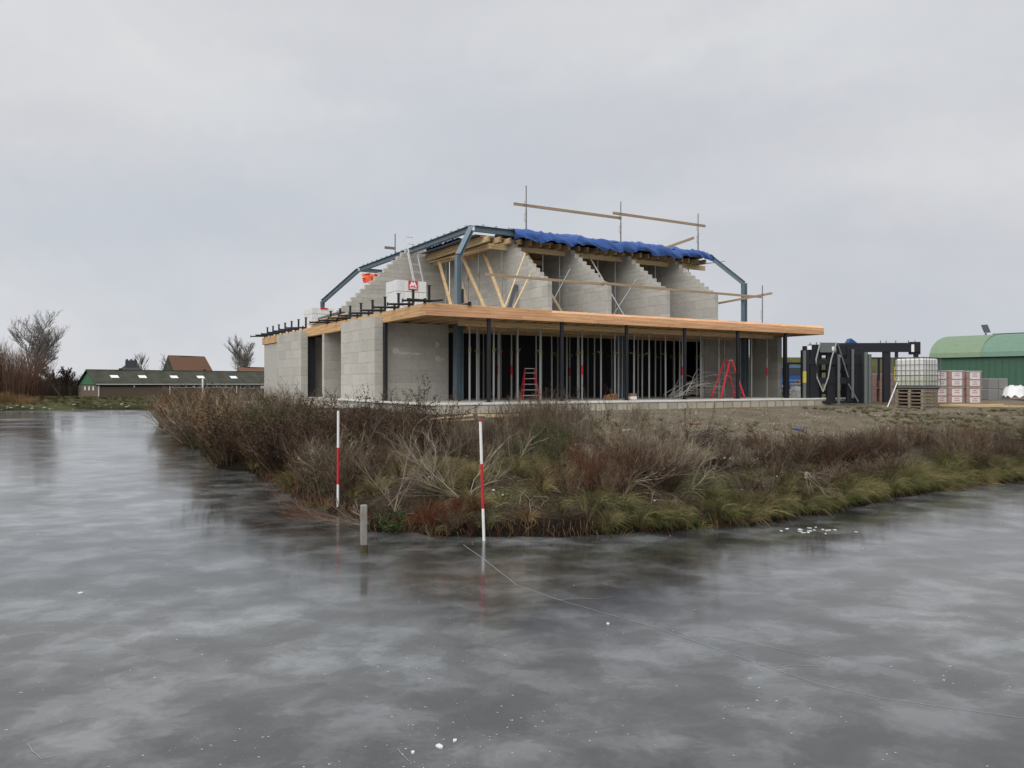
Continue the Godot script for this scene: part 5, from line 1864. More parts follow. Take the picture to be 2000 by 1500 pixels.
# a many-stemmed dry shrub about one metre tall
func shrub(seed: int, stems: int, spread: float, twigs: int, cols: Array, leaves: int, leaf_size: float, leaf_cols: Array, upright := 0.0, clump := false) -> Array:
	var r := RandomNumberGenerator.new()
	r.seed = seed
	var sh := Shape.new()
	var lf := Shape.new()
	for i in stems:
		var az := r.randf() * TAU
		var tilt := spread * sqrt(r.randf())
		var dir := Vector3(cos(az) * sin(tilt), cos(tilt), sin(az) * sin(tilt))
		var len := r.randf_range(0.55, 1.0) * (1.0 - 0.25 * tilt)
		var p := Vector3(cos(az), 0, sin(az)) * r.randf_range(0.0, 0.16) - Vector3(0, 0.03, 0)
		var bend := Vector3(r.randf_range(-0.35, 0.35), r.randf_range(-0.15, 0.3) + upright, r.randf_range(-0.35, 0.35))
		var pts := [p]
		var d := dir
		for k in 4:
			p += d * len * 0.25
			pts.append(p)
			d = (d + bend * 0.3 + Vector3(r.randf_range(-1, 1), r.randf_range(-1, 1), r.randf_range(-1, 1)) * 0.10).normalized()
		sh.col = tinted(cols[r.randi() % cols.size()], r, 0.5)
		sh.tube(pts, r.randf_range(0.0035, 0.0075), 0.0018, 3, false)
		for j in twigs:
			var u := r.randf_range(0.22, 1.0) * 3.99
			var a: Vector3 = pts[int(u)]
			var b: Vector3 = pts[int(u) + 1]
			var q := a.lerp(b, u - int(u))
			var td := ((b - a).normalized() * 0.75 + Vector3(r.randf_range(-1, 1), r.randf_range(-0.5, 0.8), r.randf_range(-1, 1)) * 0.75).normalized()
			var tl := r.randf_range(0.06, 0.26)
			var q1 := q + td * tl * 0.5
			var q2 := q1 + (td + Vector3(r.randf_range(-0.5, 0.5), r.randf_range(-0.2, 0.5), r.randf_range(-0.5, 0.5))).normalized() * tl * 0.5
			sh.ribbon([q, q1, q2], 0.0050, 0.0022, Vector3(r.randf_range(-1, 1), 0.4, r.randf_range(-1, 1)))
			var q3 := q1 + (td + Vector3(r.randf_range(-0.9, 0.9), r.randf_range(-0.3, 0.7), r.randf_range(-0.9, 0.9))).normalized() * tl * 0.45
			sh.ribbon([q1, q3], 0.0036, 0.0018, Vector3(r.randf_range(-1, 1), 0.4, r.randf_range(-1, 1)))
			if leaves > 0:
				for m in leaves:
					lf.col = tinted(leaf_cols[r.randi() % leaf_cols.size()], r, 0.35)
					var at := q.lerp(q2, r.randf()) + Vector3(r.randf_range(-1, 1), r.randf_range(-1, 1), r.randf_range(-1, 1)) * (0.012 if clump else 0.03)
					leaf_at(lf, at, Vector3(r.randf_range(-1, 1), r.randf_range(-0.8, 0.8), r.randf_range(-1, 1)).normalized(), leaf_size * r.randf_range(0.6, 1.3), r)
	return [sh.mesh(), lf.mesh() if lf.v.size() else null]


func tussock(seed: int, blades: int, cols: Array) -> Mesh:
	var r := RandomNumberGenerator.new()
	r.seed = seed
	var sh := Shape.new()
	for i in blades:
		var az := r.randf() * TAU
		var out := Vector3(cos(az), 0, sin(az))
		var len := r.randf_range(0.35, 0.8)
		var arch := r.randf_range(0.35, 1.0)
		var p := out * r.randf_range(0.0, 0.12)
		var pts := []
		for k in 5:
			var u := k / 4.0
			pts.append(p + out * len * arch * 0.75 * u * (0.35 + 0.65 * u) + Vector3.UP * len * (u * 1.05 - 0.95 * arch * u * u))
		sh.col = tinted(cols[r.randi() % cols.size()], r, 0.45)
		sh.ribbon(pts, 0.0085, 0.002, Vector3(-out.z, 0.5, out.x))
	return sh.mesh()


func make_kind(called: String, label: String, category: String, group: String, meshes: Array) -> Dictionary:
	return {"called": called, "label": label, "category": category, "group": group, "meshes": meshes}


func beside(x: float, d: float) -> String:
	var best := ""
	var near := 1e9
	for q in [[-17.0, 43.0, "near the slim far ranging pole"], [-12.5, 31.0, "at the far bend of the bank"], [-8.6, 24.5, "below the terrace edge"], [-6.2, 18.5, "before the far side wall"], [-4.2, 15.5, "before the near side wall"], [-2.4, 11.0, "around the ranging pole on land"],
			[-2.0, 16.5, "before the house corner"], [-1.4, 9.4, "behind the wooden post"], [-0.4, 9.2, "at the ranging pole in the ice"], [-0.6, 12.5, "on the bare soil of the point"], [-0.5, 18.0, "beside the pale boards"], [0.9, 10.0, "on the bank tip"], [0.6, 12.3, "by the green weeds"], [1.8, 16.0, "before the slab edge"], [2.1, 11.2, "by the tangled pale branches"],
			[3.3, 12.6, "beside the white pipe"], [3.5, 14.2, "beside the rod heap"], [4.2, 10.8, "above the hanging dead branch"], [5.9, 12.4, "by the torn plastic bag"], [6.2, 14.0, "where the bank turns away"], [9.0, 15.0, "on the bank below the tank"]]:
		var far := Vector2(x, d).distance_to(Vector2(q[0], q[1]))
		if far < near:
			near = far
			best = q[2]
	return best


func plant(kind: Dictionary, x: float, d: float, tall: float, r: RandomNumberGenerator, wide := 1.0, label := "") -> void:
	var m: Array = kind.meshes[r.randi() % kind.meshes.size()]
	var t := thing(kind.called, label if label else "%s %s %s" % ["tall" if tall > 0.85 else ("low" if tall < 0.5 else "knee-high"), kind.label, beside(x, d)], kind.category, Vector3(x, height(x, d) - 0.02, -d), r.randf() * TAU, kind.group)
	t.scale = Vector3(tall * wide, tall, tall * wide)
	part_mesh("stems", m[0], M.plant, t)
	if m[1]:
		part_mesh("leaves", m[1], M.leaf, t)


func shore_point(from: int, to: int, k: float, inward: float) -> Vector2:
	var total := 0.0
	for i in range(from, to):
		total += shoreline[i].distance_to(shoreline[i + 1])
	var want := k * total
	for i in range(from, to):
		var l := shoreline[i].distance_to(shoreline[i + 1])
		if want <= l or i == to - 1:
			var dir := (shoreline[i + 1] - shoreline[i]).normalized()
			var p := shoreline[i] + dir * minf(want, l)
			return p + Vector2(-dir.y, dir.x) * inward
		want -= l
	return shoreline[to]


func make_plants() -> void:
	var brown := [Color(0.14, 0.102, 0.070), Color(0.185, 0.138, 0.096), Color(0.09, 0.064, 0.043)]
	var rust := [Color(0.165, 0.095, 0.042), Color(0.13, 0.078, 0.038), Color(0.19, 0.125, 0.06)]
	var dark := [Color(0.060, 0.042, 0.030), Color(0.085, 0.058, 0.04)]
	var grey := [Color(0.20, 0.175, 0.14), Color(0.15, 0.13, 0.105)]
	var straw := [Color(0.33, 0.275, 0.195), Color(0.27, 0.22, 0.155), Color(0.22, 0.18, 0.13)]
	var redd := [Color(0.105, 0.046, 0.030), Color(0.08, 0.036, 0.025), Color(0.13, 0.07, 0.042)]
	var green := [Color(0.040, 0.068, 0.020), Color(0.058, 0.088, 0.028), Color(0.03, 0.05, 0.018)]
	var k_brown := make_kind("brown_shrub", "twiggy brown dry shrub", "shrub", "brown shrubs on the bank", [shrub(1, 70, 0.75, 10, brown, 0, 0, []), shrub(2, 60, 0.6, 11, brown + grey, 0, 0, []), shrub(3, 80, 0.85, 9, brown, 1, 0.012, dark)])
	var k_rust := make_kind("rust_shrub", "rusty orange dry shrub", "shrub", "rusty shrubs on the bank", [shrub(4, 90, 0.7, 9, rust, 1, 0.014, rust), shrub(5, 80, 0.65, 10, rust, 0, 0, [])])
	var k_dark := make_kind("dark_shrub", "dark shrub thick with withered leaves", "shrub", "dark withered shrubs", [shrub(6, 46, 0.6, 9, dark, 6, 0.024, [Color(0.075, 0.045, 0.032), Color(0.05, 0.031, 0.024), Color(0.10, 0.062, 0.042)], 0.0, true), shrub(7, 50, 0.7, 8, dark, 6, 0.022, [Color(0.065, 0.042, 0.033), Color(0.09, 0.055, 0.038)], 0.0, true)])
	var k_seed := make_kind("seedhead_weed", "withered weed with seed heads", "weed", "withered weeds with seed heads", [shrub(8, 9, 0.35, 7, brown, 5, 0.016, [Color(0.07, 0.05, 0.035), Color(0.12, 0.085, 0.055)], 0.3, true), shrub(9, 12, 0.42, 6, grey, 5, 0.014, [Color(0.10, 0.08, 0.06), Color(0.06, 0.045, 0.035)], 0.3, true), shrub(10, 7, 0.3, 9, dark, 6, 0.018, [Color(0.06, 0.038, 0.028)], 0.4, true)])
	var k_straw := make_kind("straw_shrub", "pale straw-coloured thin-twigged shrub", "shrub", "pale straw shrubs", [shrub(11, 80, 0.85, 11, straw, 0, 0, []), shrub(12, 70, 0.95, 11, straw + grey, 0, 0, [])])
	var k_red := make_kind("red_dock", "red-brown withered dock", "dock plant", "red-brown docks", [shrub(13, 42, 0.5, 9, redd, 3, 0.013, redd, 0.15, true), shrub(14, 50, 0.6, 8, redd + brown, 2, 0.013, redd, 0.1, true)])
	var k_green := make_kind("green_weed", "leafy dark green weed", "weed", "green leafy weeds", [shrub(15, 26, 0.5, 8, [Color(0.07, 0.07, 0.03)], 5, 0.026, green, 0.2), shrub(16, 22, 0.6, 8, [Color(0.07, 0.07, 0.03)], 5, 0.03, green, 0.1)])
	var k_low := make_kind("green_bramble", "green bramble with broad leaves", "bramble", "", [shrub(17, 30, 1.2, 7, [Color(0.06, 0.05, 0.025)], 3, 0.075, [Color(0.030, 0.062, 0.020), Color(0.045, 0.085, 0.028), Color(0.02, 0.04, 0.015)])])
	var k_mat := make_kind("red_root_mat", "mat of fine red-brown roots", "root mat", "red root mats at the bank tip", [shrub(18, 150, 1.5, 9, [Color(0.125, 0.04, 0.022), Color(0.155, 0.055, 0.03), Color(0.08, 0.03, 0.018)], 0, 0, [], -0.3), shrub(19, 140, 1.45, 9, [Color(0.15, 0.05, 0.028), Color(0.10, 0.035, 0.022)], 0, 0, [], -0.3)])
	var r := RandomNumberGenerator.new()
	r.seed = 1234
	# the long flank beside the open ice, far end to near end
	for i in 150:
		var k := pow(r.randf(), 0.72)
		var p := shore_point(7, 15, k, 0.0)
		var deep := lerpf(4.6, 2.4, k)
		p = shore_point(7, 15, k, r.randf_range(0.12, deep))
		if r.randf() < 0.35:
			p = shore_point(7, 15, k, r.randf_range(0.1, 0.7))
		if p.y < 10.9 and p.x > -3.1:
			continue
		var g := height(p.x, p.y)
		var z := zone_noise.get_noise_2d(p.x * 0.9 + 12.0, p.y * 0.9)
		var tall := clampf(1.66 - g + r.randf_range(-0.62, 0.22), 0.5, 1.6)
		if p.y < 12.5:
			tall *= 0.72
		var kind := k_brown
		var pick := r.randf()
		if z > 0.12 and pick < 0.7 and p.y > 14.8:
			kind = k_rust
		elif (z < -0.2 or p.y < 15.5) and pick < 0.38:
			kind = k_dark
		elif pick > 0.86:
			kind = k_straw
		elif pick > 0.68:
			kind = k_seed
			tall *= 1.12
		elif pick > 0.63:
			kind = k_green
		plant(kind, p.x, p.y, tall, r, r.randf_range(0.85, 1.25))
	# named clumps on the flank
	for q in [[-3.25, 13.4, 1.15], [-2.75, 13.0, 1.05], [-3.6, 14.3, 1.2], [-2.35, 13.9, 1.0], [-2.9, 14.6, 1.15]]:
		plant(k_dark, q[0], q[1], q[2], r, 1.15)
	for q in [[-5.9, 16.9, 0.9], [-6.5, 17.6, 1.0], [-5.5, 16.1, 0.85], [-5.1, 15.6, 0.8], [-7.1, 18.8, 1.0]]:
		plant(k_rust, q[0], q[1], q[2], r, 1.2)
	for q in [[-2.55, 11.4, 0.75], [-2.9, 12.0, 0.8], [-2.3, 11.2, 0.7], [-1.95, 11.1, 0.6], [-2.6, 12.6, 0.8]]:
		plant(k_brown, q[0], q[1], q[2], r, 1.25)
	# weeds across the point
	for i in 210:
		var x := r.randf_range(-2.8, 5.4)
		var d := r.randf_range(10.2, 18.0)
		if inland(x, d) < 1.2 or (x < 0.2 and x > -1.5 and d < 11.8) or x > 3.2 and d > 13.4 or x > 1.5 and d > 15.5:
			continue
		var pick := r.randf()
		var kind := k_seed if pick < 0.48 else (k_brown if pick < 0.74 else (k_straw if pick < 0.84 else (k_dark if pick < 0.93 else k_green)))
		var rise := 1.35 if x > 0.2 else 1.0
		plant(kind, x, d, r.randf_range(0.3, 0.62) * rise * (1.3 if kind == k_seed else 0.85), r, r.randf_range(0.8, 1.25))
	for q in [[0.35, 11.6, 0.75], [0.6, 11.3, 0.7], [0.5, 12.3, 0.8], [0.85, 11.8, 0.7], [1.35, 12.4, 0.55], [0.15, 12.0, 0.55]]:
		plant(k_green, q[0], q[1], q[2], r, 0.9)
	for q in [[1.55, 11.4, 0.8], [1.9, 11.0, 0.75], [2.2, 11.6, 0.75], [1.75, 12.1, 0.85], [2.5, 11.1, 0.6], [1.3, 10.9, 0.6], [2.75, 11.7, 0.55], [2.05, 10.5, 0.5], [3.6, 11.9, 0.45], [3.9, 12.2, 0.5]]:
		plant(k_straw, q[0], q[1], q[2], r, 1.15)
	for q in [[0.75, 9.7, 0.62], [1.0, 9.9, 0.7], [1.2, 9.75, 0.6], [1.45, 10.0, 0.62], [0.95, 10.4, 0.72], [1.5, 10.5, 0.6], [0.5, 10.1, 0.45]]:
		plant(k_red, q[0], q[1], q[2], r, 0.9)
	for i in 46:
		var x := r.randf_range(-2.5, 3.0)
		var d := r.randf_range(12.3, 16.8)
		plant(k_seed if r.randf() < 0.75 else k_brown, x, d, r.randf_range(0.62, 0.98), r, r.randf_range(0.7, 1.0))
	for i in 12:
		var p := shore_point(17, 23, r.randf(), r.randf_range(0.06, 0.25))
		plant(k_seed if r.randf() < 0.4 else k_brown, p.x, p.y, r.randf_range(0.2, 0.36), r, 1.2)
	for i in 120:
		var k := r.randf()
		var p := shore_point(20, 28, k, r.randf_range(0.25, 2.6))
		var pick := r.randf()
		plant(k_red if pick < 0.3 else (k_dark if pick < 0.55 else (k_seed if pick < 0.72 else k_brown)), p.x, p.y, r.randf_range(0.32, 0.68), r, 1.15)
	for q in [[5.1, 12.6, 0.55], [5.5, 12.9, 0.6], [5.9, 13.2, 0.62], [6.3, 13.5, 0.6], [6.7, 13.7, 0.5], [5.3, 13.4, 0.5], [4.3, 14.2, 0.35], [4.6, 14.4, 0.35], [6.0, 14.1, 0.5], [6.5, 14.3, 0.5]]:
		plant(k_dark, q[0], q[1], q[2], r, 1.3)
	for q in [[5.7, 12.5, 0.45], [6.4, 13.0, 0.5], [7.0, 13.6, 0.5], [7.6, 14.1, 0.55], [8.2, 14.4, 0.5], [8.8, 14.8, 0.55], [9.5, 15.2, 0.5], [10.3, 15.6, 0.5], [7.3, 14.6, 0.45], [8.6, 15.4, 0.4]]:
		plant(k_brown if r.randf() < 0.6 else k_seed, q[0], q[1], q[2], r, 1.3)
	# on the tip
	plant(k_low, -1.42, 9.12, 0.42, r, 1.0)
	for q in [[-0.98, 9.08, 0.40], [-0.72, 9.02, 0.42], [-0.55, 9.2, 0.36], [0.2, 9.1, 0.22]]:
		plant(k_mat, q[0], q[1], q[2], r, 1.0)
	make_cut_branches()
	make_grass()
	make_litter()


func cut_branch(sh: Shape, p: Vector3, dir: Vector3, len: float, rad: float, depth: int, r: RandomNumberGenerator) -> void:
	var pts := [p]
	var d := dir
	for k in 4:
		p += d * len * 0.25
		pts.append(p)
		d = (d + Vector3(r.randf_range(-1, 1), r.randf_range(-0.7, 0.9), r.randf_range(-1, 1)) * 0.26).normalized()
	sh.tube(pts, rad, rad * 0.55, 5 if rad > 0.004 else 3, true)
	if depth > 0:
		for j in 4 + depth:
			var u := r.randf_range(0.25, 1.0) * 3.99
			var a: Vector3 = pts[int(u)]
			var b: Vector3 = pts[int(u) + 1]
			cut_branch(sh, a.lerp(b, u - int(u)), ((b - a).normalized() + Vector3(r.randf_range(-1, 1), r.randf_range(-0.3, 0.8), r.randf_range(-1, 1)) * 0.7).normalized(), len * r.randf_range(0.35, 0.6), rad * 0.52, depth - 1, r)


func make_cut_branches() -> void:
	var r := RandomNumberGenerator.new()
	r.seed = 91
	var g := "pale cut bushes on the bank tip"
	# x, d, how many limbs, lean, reach, label
	for q in [[-0.68, 9.55, 12, Vector3(-0.75, 0.45, -0.3), 0.85, "pale cut bush fanning out above the red root mat"],
			[-0.5, 9.5, 7, Vector3(0.9, 0.35, -0.2), 0.75, "pale cut branches reaching from the root mat towards the ranging pole"],
			[-1.45, 9.55, 6, Vector3(-0.15, 1.0, -0.2), 0.95, "pale upright branching bush behind the bramble"],
			[-1.72, 9.45, 12, Vector3(-1.1, 0.0, -0.1), 0.8, "pale bent branches sweeping low over the ice behind the post"],
			[-1.1, 10.6, 8, Vector3(-0.2, 0.8, -0.4), 0.8, "pale bare bush on the open soil of the point"],
			[0.05, 11.2, 7, Vector3(0.3, 0.6, -0.5), 0.7, "pale bare bush beside the green weeds"],
			[1.55, 10.2, 10, Vector3(0.8, 0.4, 0.1), 1.0, "pale tangled branches in front of the straw shrubs"],
			[2.4, 10.3, 9, Vector3(0.9, 0.2, 0.0), 0.95, "pale tangled branches above the grass bank"],
			[4.05, 10.65, 7, Vector3(0.35, -0.55, 0.6), 0.6, "pale dead branch hanging from the grass bank onto the ice"]]:
		var t := thing("cut_bush", q[5], "bush", Vector3(q[0], height(q[0], q[1]) - 0.01 + (0.30 if q[1] == 10.65 else 0.0), -q[1]), 0.0, g)
		var sh := Shape.new()
		sh.tube([Vector3(0, -0.05, 0), Vector3(0.01, 0.04, 0)], 0.022, 0.018, 8)
		part("stump", sh, M.bark_pale, t)
		for i in q[2]:
			sh = Shape.new()
			var lean: Vector3 = q[3]
			var dir := (lean + Vector3(r.randf_range(-1, 1), r.randf_range(-0.45, 0.6), r.randf_range(-1, 1)) * 0.85).normalized()
			cut_branch(sh, Vector3(r.randf_range(-0.03, 0.03), 0.03, r.randf_range(-0.03, 0.03)), dir, q[4] * r.randf_range(0.35, 1.0), r.randf_range(0.003, 0.0072), 2, r)
			part("limb", sh, [M.bark_pale, M.bark_grey, M.bark_dull][r.randi() % 3], t)
	# thin red twigs reaching over the ice
	var t := thing("twig_spray", "thin reddish twigs reaching out low over the ice", "twigs", Vector3(-2.15, 0.05, -9.75), 0.0)
	for i in 14:
		var sh := Shape.new()
		cut_branch(sh, Vector3.ZERO, Vector3(-1.0, r.randf_range(0.0, 0.35), r.randf_range(0.0, 0.6)).normalized(), r.randf_range(0.5, 1.0), 0.005, 1, r)
		part("twig", sh, M.bark_red, t)


func scatter(called: String, label: String, category: String, mesh: Mesh, m: Material, where: Array) -> void:
	var mm := MultiMesh.new()
	mm.transform_format = MultiMesh.TRANSFORM_3D
	mm.mesh = mesh
	mm.instance_count = where.size()
	for i in where.size():
		mm.set_instance_transform(i, where[i])
	var o := MultiMeshInstance3D.new()
	o.name = called
	o.multimesh = mm
	o.material_override = m
	add_child(o)
	tag(o, label, category, "", "stuff")


func make_grass() -> void:
	var r := RandomNumberGenerator.new()
	r.seed = 303
	var fresh := [Color(0.06, 0.080, 0.023), Color(0.09, 0.102, 0.033), Color(0.125, 0.122, 0.046), Color(0.034, 0.05, 0.016)]
	var sere := [Color(0.24, 0.20, 0.095), Color(0.19, 0.155, 0.075), Color(0.14, 0.125, 0.055), Color(0.12, 0.09, 0.05)]
	var dull := [Color(0.09, 0.088, 0.042), Color(0.13, 0.11, 0.062), Color(0.065, 0.07, 0.03)]
	var lists := [[], [], []]
	for i in 210:
		# the grassy bank on the sheltered side
		var p := shore_point(20, 29 if i < 60 else 27, r.randf(), r.randf_range(-0.02, 0.6))
		var s := r.randf_range(0.25, 0.85)
		var pick := 0 if zone_noise.get_noise_2d(p.x * 2.0, p.y * 2.0 + 70.0) > -0.1 else 1
		if r.randf() < 0.2:
			pick = 1 - pick
		lists[pick].append(Transform3D(Basis.from_euler(Vector3(r.randf_range(-0.4, 0.4), r.randf() * TAU, r.randf_range(-0.4, 0.4))).scaled(Vector3(s * r.randf_range(0.8, 1.4), s * r.randf_range(0.6, 1.1), s)), Vector3(p.x, height(p.x, p.y) - 0.02, -p.y)))
	for i in 210:
		var p := shore_point(20, 27, r.randf(), r.randf_range(-0.04, 0.12))
		var s := r.randf_range(0.3, 0.6)
		lists[1 if r.randf() < 0.3 else 0].append(Transform3D(Basis.from_euler(Vector3(r.randf_range(0.0, 0.5), r.randf_range(-0.5, 0.5), 0)).scaled(Vector3.ONE * s), Vector3(p.x, r.randf_range(0.05, 0.14), -p.y)))
	for i in 420:
		var p := shore_point(7, 20, pow(r.randf(), 0.7), r.randf_range(0.0, 2.6))
		if p.y < 10.2 and r.randf() < 0.6:
			continue
		var s := r.randf_range(0.35, 0.75)
		lists[1 if r.randf() < 0.6 else 2].append(Transform3D(Basis.from_euler(Vector3(0, r.randf() * TAU, 0)).scaled(Vector3.ONE * s), Vector3(p.x, height(p.x, p.y) - 0.02, -p.y)))
	for i in 300:
		var x := r.randf_range(-3.0, 6.0)
		var d := r.randf_range(9.6, 19.0)
		if inland(x, d) < 0.6 or zone_noise.get_noise_2d(x * 3.1 + 50.0, d * 3.1) < -0.08:
			continue
		var s := r.randf_range(0.12, 0.32)
		lists[2 if r.randf() < 0.7 else 0].append(Transform3D(Basis.from_euler(Vector3(0, r.randf() * TAU, 0)).scaled(Vector3.ONE * s), Vector3(x, height(x, d) - 0.01, -d)))
	for i in 1500:
		var x := r.randf_range(9.5, 24.0)
		var d := r.randf_range(15.5, 26.0)
		if inland(x, d) < 0.4 or zone_noise.get_noise_2d(x, d) < -0.15:
			continue
		var s := r.randf_range(0.12, 0.28)
		lists[0 if r.randf() < 0.45 else 2].append(Transform3D(Basis.from_euler(Vector3(0, r.randf() * TAU, 0)).scaled(Vector3.ONE * s), Vector3(x, height(x, d) - 0.01, -d)))
	for i in 2600:
		var x := r.randf_range(-75.0, -14.0)
		var d := r.randf_range(50.0, 96.0)
		if inland(x, d) < 0.2:
			continue
		var s := r.randf_range(0.3, 0.75)
		lists[2].append(Transform3D(Basis.from_euler(Vector3(0, r.randf() * TAU, 0)).scaled(Vector3(s * 1.6, s * 0.7, s * 1.6)), Vector3(x, height(x, d) - 0.02, -d)))
	scatter("green_grass", "green grass hanging over the bank and on the yard", "grass", tussock(201, 150, fresh + [Color(0.15, 0.125, 0.065), Color(0.10, 0.075, 0.045)]), M.plant, lists[0])
	scatter("dry_grass", "yellow-brown dry grass along the bank edges", "grass", tussock(202, 170, sere), M.plant, lists[1])
	scatter("short_grass", "short dull grass on the point and the far field", "grass", tussock(203, 120, dull), M.plant, lists[2])
	# fringe of roots under the overhanging edge
	var sh := Shape.new()
	for i in 1900:
		var p := shore_point(12, 27, r.randf(), r.randf_range(-0.08, 0.22))
		var top := r.randf_range(0.06, 0.22)
		var len := r.randf_range(0.08, 0.26)
		var a := Vector3(p.x, top, -p.y)
		var pts := [a, a + Vector3(r.randf_range(-0.04, 0.04), -len * 0.5, r.randf_range(0.0, 0.05)), a + Vector3(r.randf_range(-0.08, 0.08), -len, r.randf_range(-0.02, 0.06))]
		if pts[2].y < 0.004:
			pts[2].y = 0.004
		sh.col = tinted([Color(0.07, 0.035, 0.022), Color(0.045, 0.03, 0.02), Color(0.13, 0.09, 0.05), Color(0.085, 0.034, 0.02)][r.randi() % 4], r)
		sh.ribbon(pts, 0.006, 0.0025, Vector3(r.randf_range(-0.6, 0.6), 0.1, 1.0))
	var o := part("root_fringe", sh, M.plant, self)
	tag(o, "fringe of fine roots and dead stalks hanging down the undercut bank edge", "roots", "", "stuff")


func make_litter() -> void:
	var r := RandomNumberGenerator.new()
	r.seed = 515
	# fallen twigs and stalks lying about
	var sh := Shape.new()
	for i in 2600:
		var x := r.randf_range(-3.2, 6.5)
		var d := 9.2 + pow(r.randf(), 1.4) * 9.0
		if inland(x, d) < 0.35:
			continue
		var y := height(x, d)
		var a := r.randf() * TAU
		var l := r.randf_range(0.05, 0.28)
		var p := Vector3(x, y + 0.012, -d)
		var q := p + Vector3(cos(a) * l, 0, sin(a) * l)
		q.y = height(q.x, -q.z) + r.randf_range(0.012, 0.05)
		sh.col = tinted([Color(0.30, 0.25, 0.18), Color(0.17, 0.13, 0.09), Color(0.09, 0.065, 0.045)][r.randi() % 3], r)
		sh.tube([p, (p + q) * 0.5 + Vector3(r.randf_range(-0.02, 0.02), 0.01, r.randf_range(-0.02, 0.02)), q], 0.0038, 0.0022, 3, false)
	var o := part("twig_litter", sh, M.plant, self)
	tag(o, "dead twigs and stalks scattered over the soil of the point", "twig litter", "", "stuff")
	# clods and stones
	var clod := Shape.new()
	var f := FastNoiseLite.new()
	f.seed = 8
	f.frequency = 1.3
	var sp := SphereMesh.new()
	sp.radius = 1.0
	sp.height = 2.0
	sp.radial_segments = 8
	sp.rings = 5
	var arr := sp.get_mesh_arrays()
	var vs: PackedVector3Array = arr[Mesh.ARRAY_VERTEX]
	for i in vs.size():
		vs[i] = vs[i] * (0.8 + 0.5 * f.get_noise_3dv(vs[i] * 1.2))
	arr[Mesh.ARRAY_VERTEX] = vs
	var cm := ArrayMesh.new()
	cm.add_surface_from_arrays(Mesh.PRIMITIVE_TRIANGLES, arr)
	var soil_list := []
	var pale_list := []
	for i in 4200:
		var x := r.randf_range(-3.0, 16.0)
		var d := r.randf_range(9.4, 27.0)
		if inland(x, d) < 0.5:
			continue
		var big := r.randf_range(0.006, 0.02) * (1.8 if r.randf() < 0.05 else 1.0)
		var xf := Transform3D(Basis.from_euler(Vector3(r.randf() * TAU, r.randf() * TAU, 0)).scaled(Vector3(big * 1.3, big * 0.8, big)), Vector3(x, height(x, d) + big * 0.2, -d))
		if r.randf() < 0.12 and big < 0.02:
			pale_list.append(xf)
		else:
			soil_list.append(xf)
	scatter("soil_clods", "lumps of grey-brown soil over the building ground", "soil clods", cm, M.clod, soil_list)
	scatter("pale_stones", "small pale stones and mortar crumbs over the building ground", "stones", cm, M.patch, pale_list)
	# stones along the far bank
	var far_list := []
	for i in 150:
		var p := shore_point(2, 5, r.randf(), r.randf_range(0.0, 0.7))
		var big := r.randf_range(0.03, 0.10)
		far_list.append(Transform3D(Basis.from_euler(Vector3(r.randf() * 0.5, r.randf() * TAU, 0)).scaled(Vector3(big * 1.8, big * 0.7, big)), Vector3(p.x, height(p.x, p.y) + 0.03, -p.y)))
	scatter("bank_stones", "pale stones and snow patches along the far bank", "stones", cm, M.far_stone, far_list)


# ---------------------------------------------------------------- trees

func grow(trunk: Shape, crown: Shape, p: Vector3, dir: Vector3, len: float, rad: float, level: int, last: int, fork: Array, lift: float, wild: float, r: RandomNumberGenerator) -> void:
	var n := 5 if level < 2 else 3
	var pts := [p]
	var d := dir
	for k in n:
		p += d * len / n
		pts.append(p)
		d = (d + Vector3(r.randf_range(-1, 1), r.randf_range(-1, 1) + lift, r.randf_range(-1, 1)) * wild).normalized()
	var sh := trunk if level < 2 else crown
	if level < 3:
		sh.tube(pts, rad, rad * 0.55, 7 if level == 0 else 5, false)
	else:
		sh.ribbon(pts, maxf(rad * 1.6, 0.016), 0.010, Vector3(r.randf_range(-1, 1), 0.3, r.randf_range(-1, 1)))
	if level == last:
		return
	for j in fork[level]:
		var u := lerpf(0.3 if level == 0 else 0.2, 1.0, (j + r.randf()) / fork[level]) * (n - 0.01)
		var a: Vector3 = pts[int(u)]
		var b: Vector3 = pts[int(u) + 1]
		var out := Vector3(r.randf_range(-1, 1), r.randf_range(-0.1, 0.7), r.randf_range(-1, 1)).normalized()
		var nd := ((b - a).normalized() * 0.9 + out * (0.85 if level < 2 else 0.75)).normalized()
		grow(trunk, crown, a.lerp(b, u - int(u)), nd, len * r.randf_range(0.36, 0.58) * (1.2 - 0.45 * u / n), rad * 0.5, level + 1, last, fork, lift, wild, r)


func tree(called: String, label: String, at: Vector3, h: float, seed: int, stems: int, fork: Array, spread: float, col: Color, group: String, leaves := 0, rad := 0.16) -> void:
	var r := RandomNumberGenerator.new()
	r.seed = seed
	var t := thing(called, label, "tree", at, 0.0, group)
	var trunk := Shape.new()
	var crown := Shape.new()
	trunk.col = col
	crown.col = col
	for i in stems:
		var az := TAU * (i + r.randf() * 0.5) / stems
		var dir := Vector3(cos(az) * spread, 1, sin(az) * spread).normalized()
		grow(trunk, crown, Vector3(cos(az), 0, sin(az)) * 0.15 * stems / 3.0, dir, h * r.randf_range(0.55, 0.68), rad, 0, fork.size(), fork, 0.35, 0.13, r)
	part("trunk", trunk, M.plant, t)
	if leaves > 0:
		var vs := crown.v.duplicate()
		for i in leaves:
			var p: Vector3 = vs[r.randi() % vs.size()]
			crown.col = tinted(Color(0.07, 0.045, 0.038), r, 0.3)
			leaf_at(crown, p, Vector3(r.randf_range(-1, 1), r.randf_range(-1, 0.5), r.randf_range(-1, 1)).normalized(), r.randf_range(0.10, 0.22), r)
	part("crown", crown, M.plant, t)


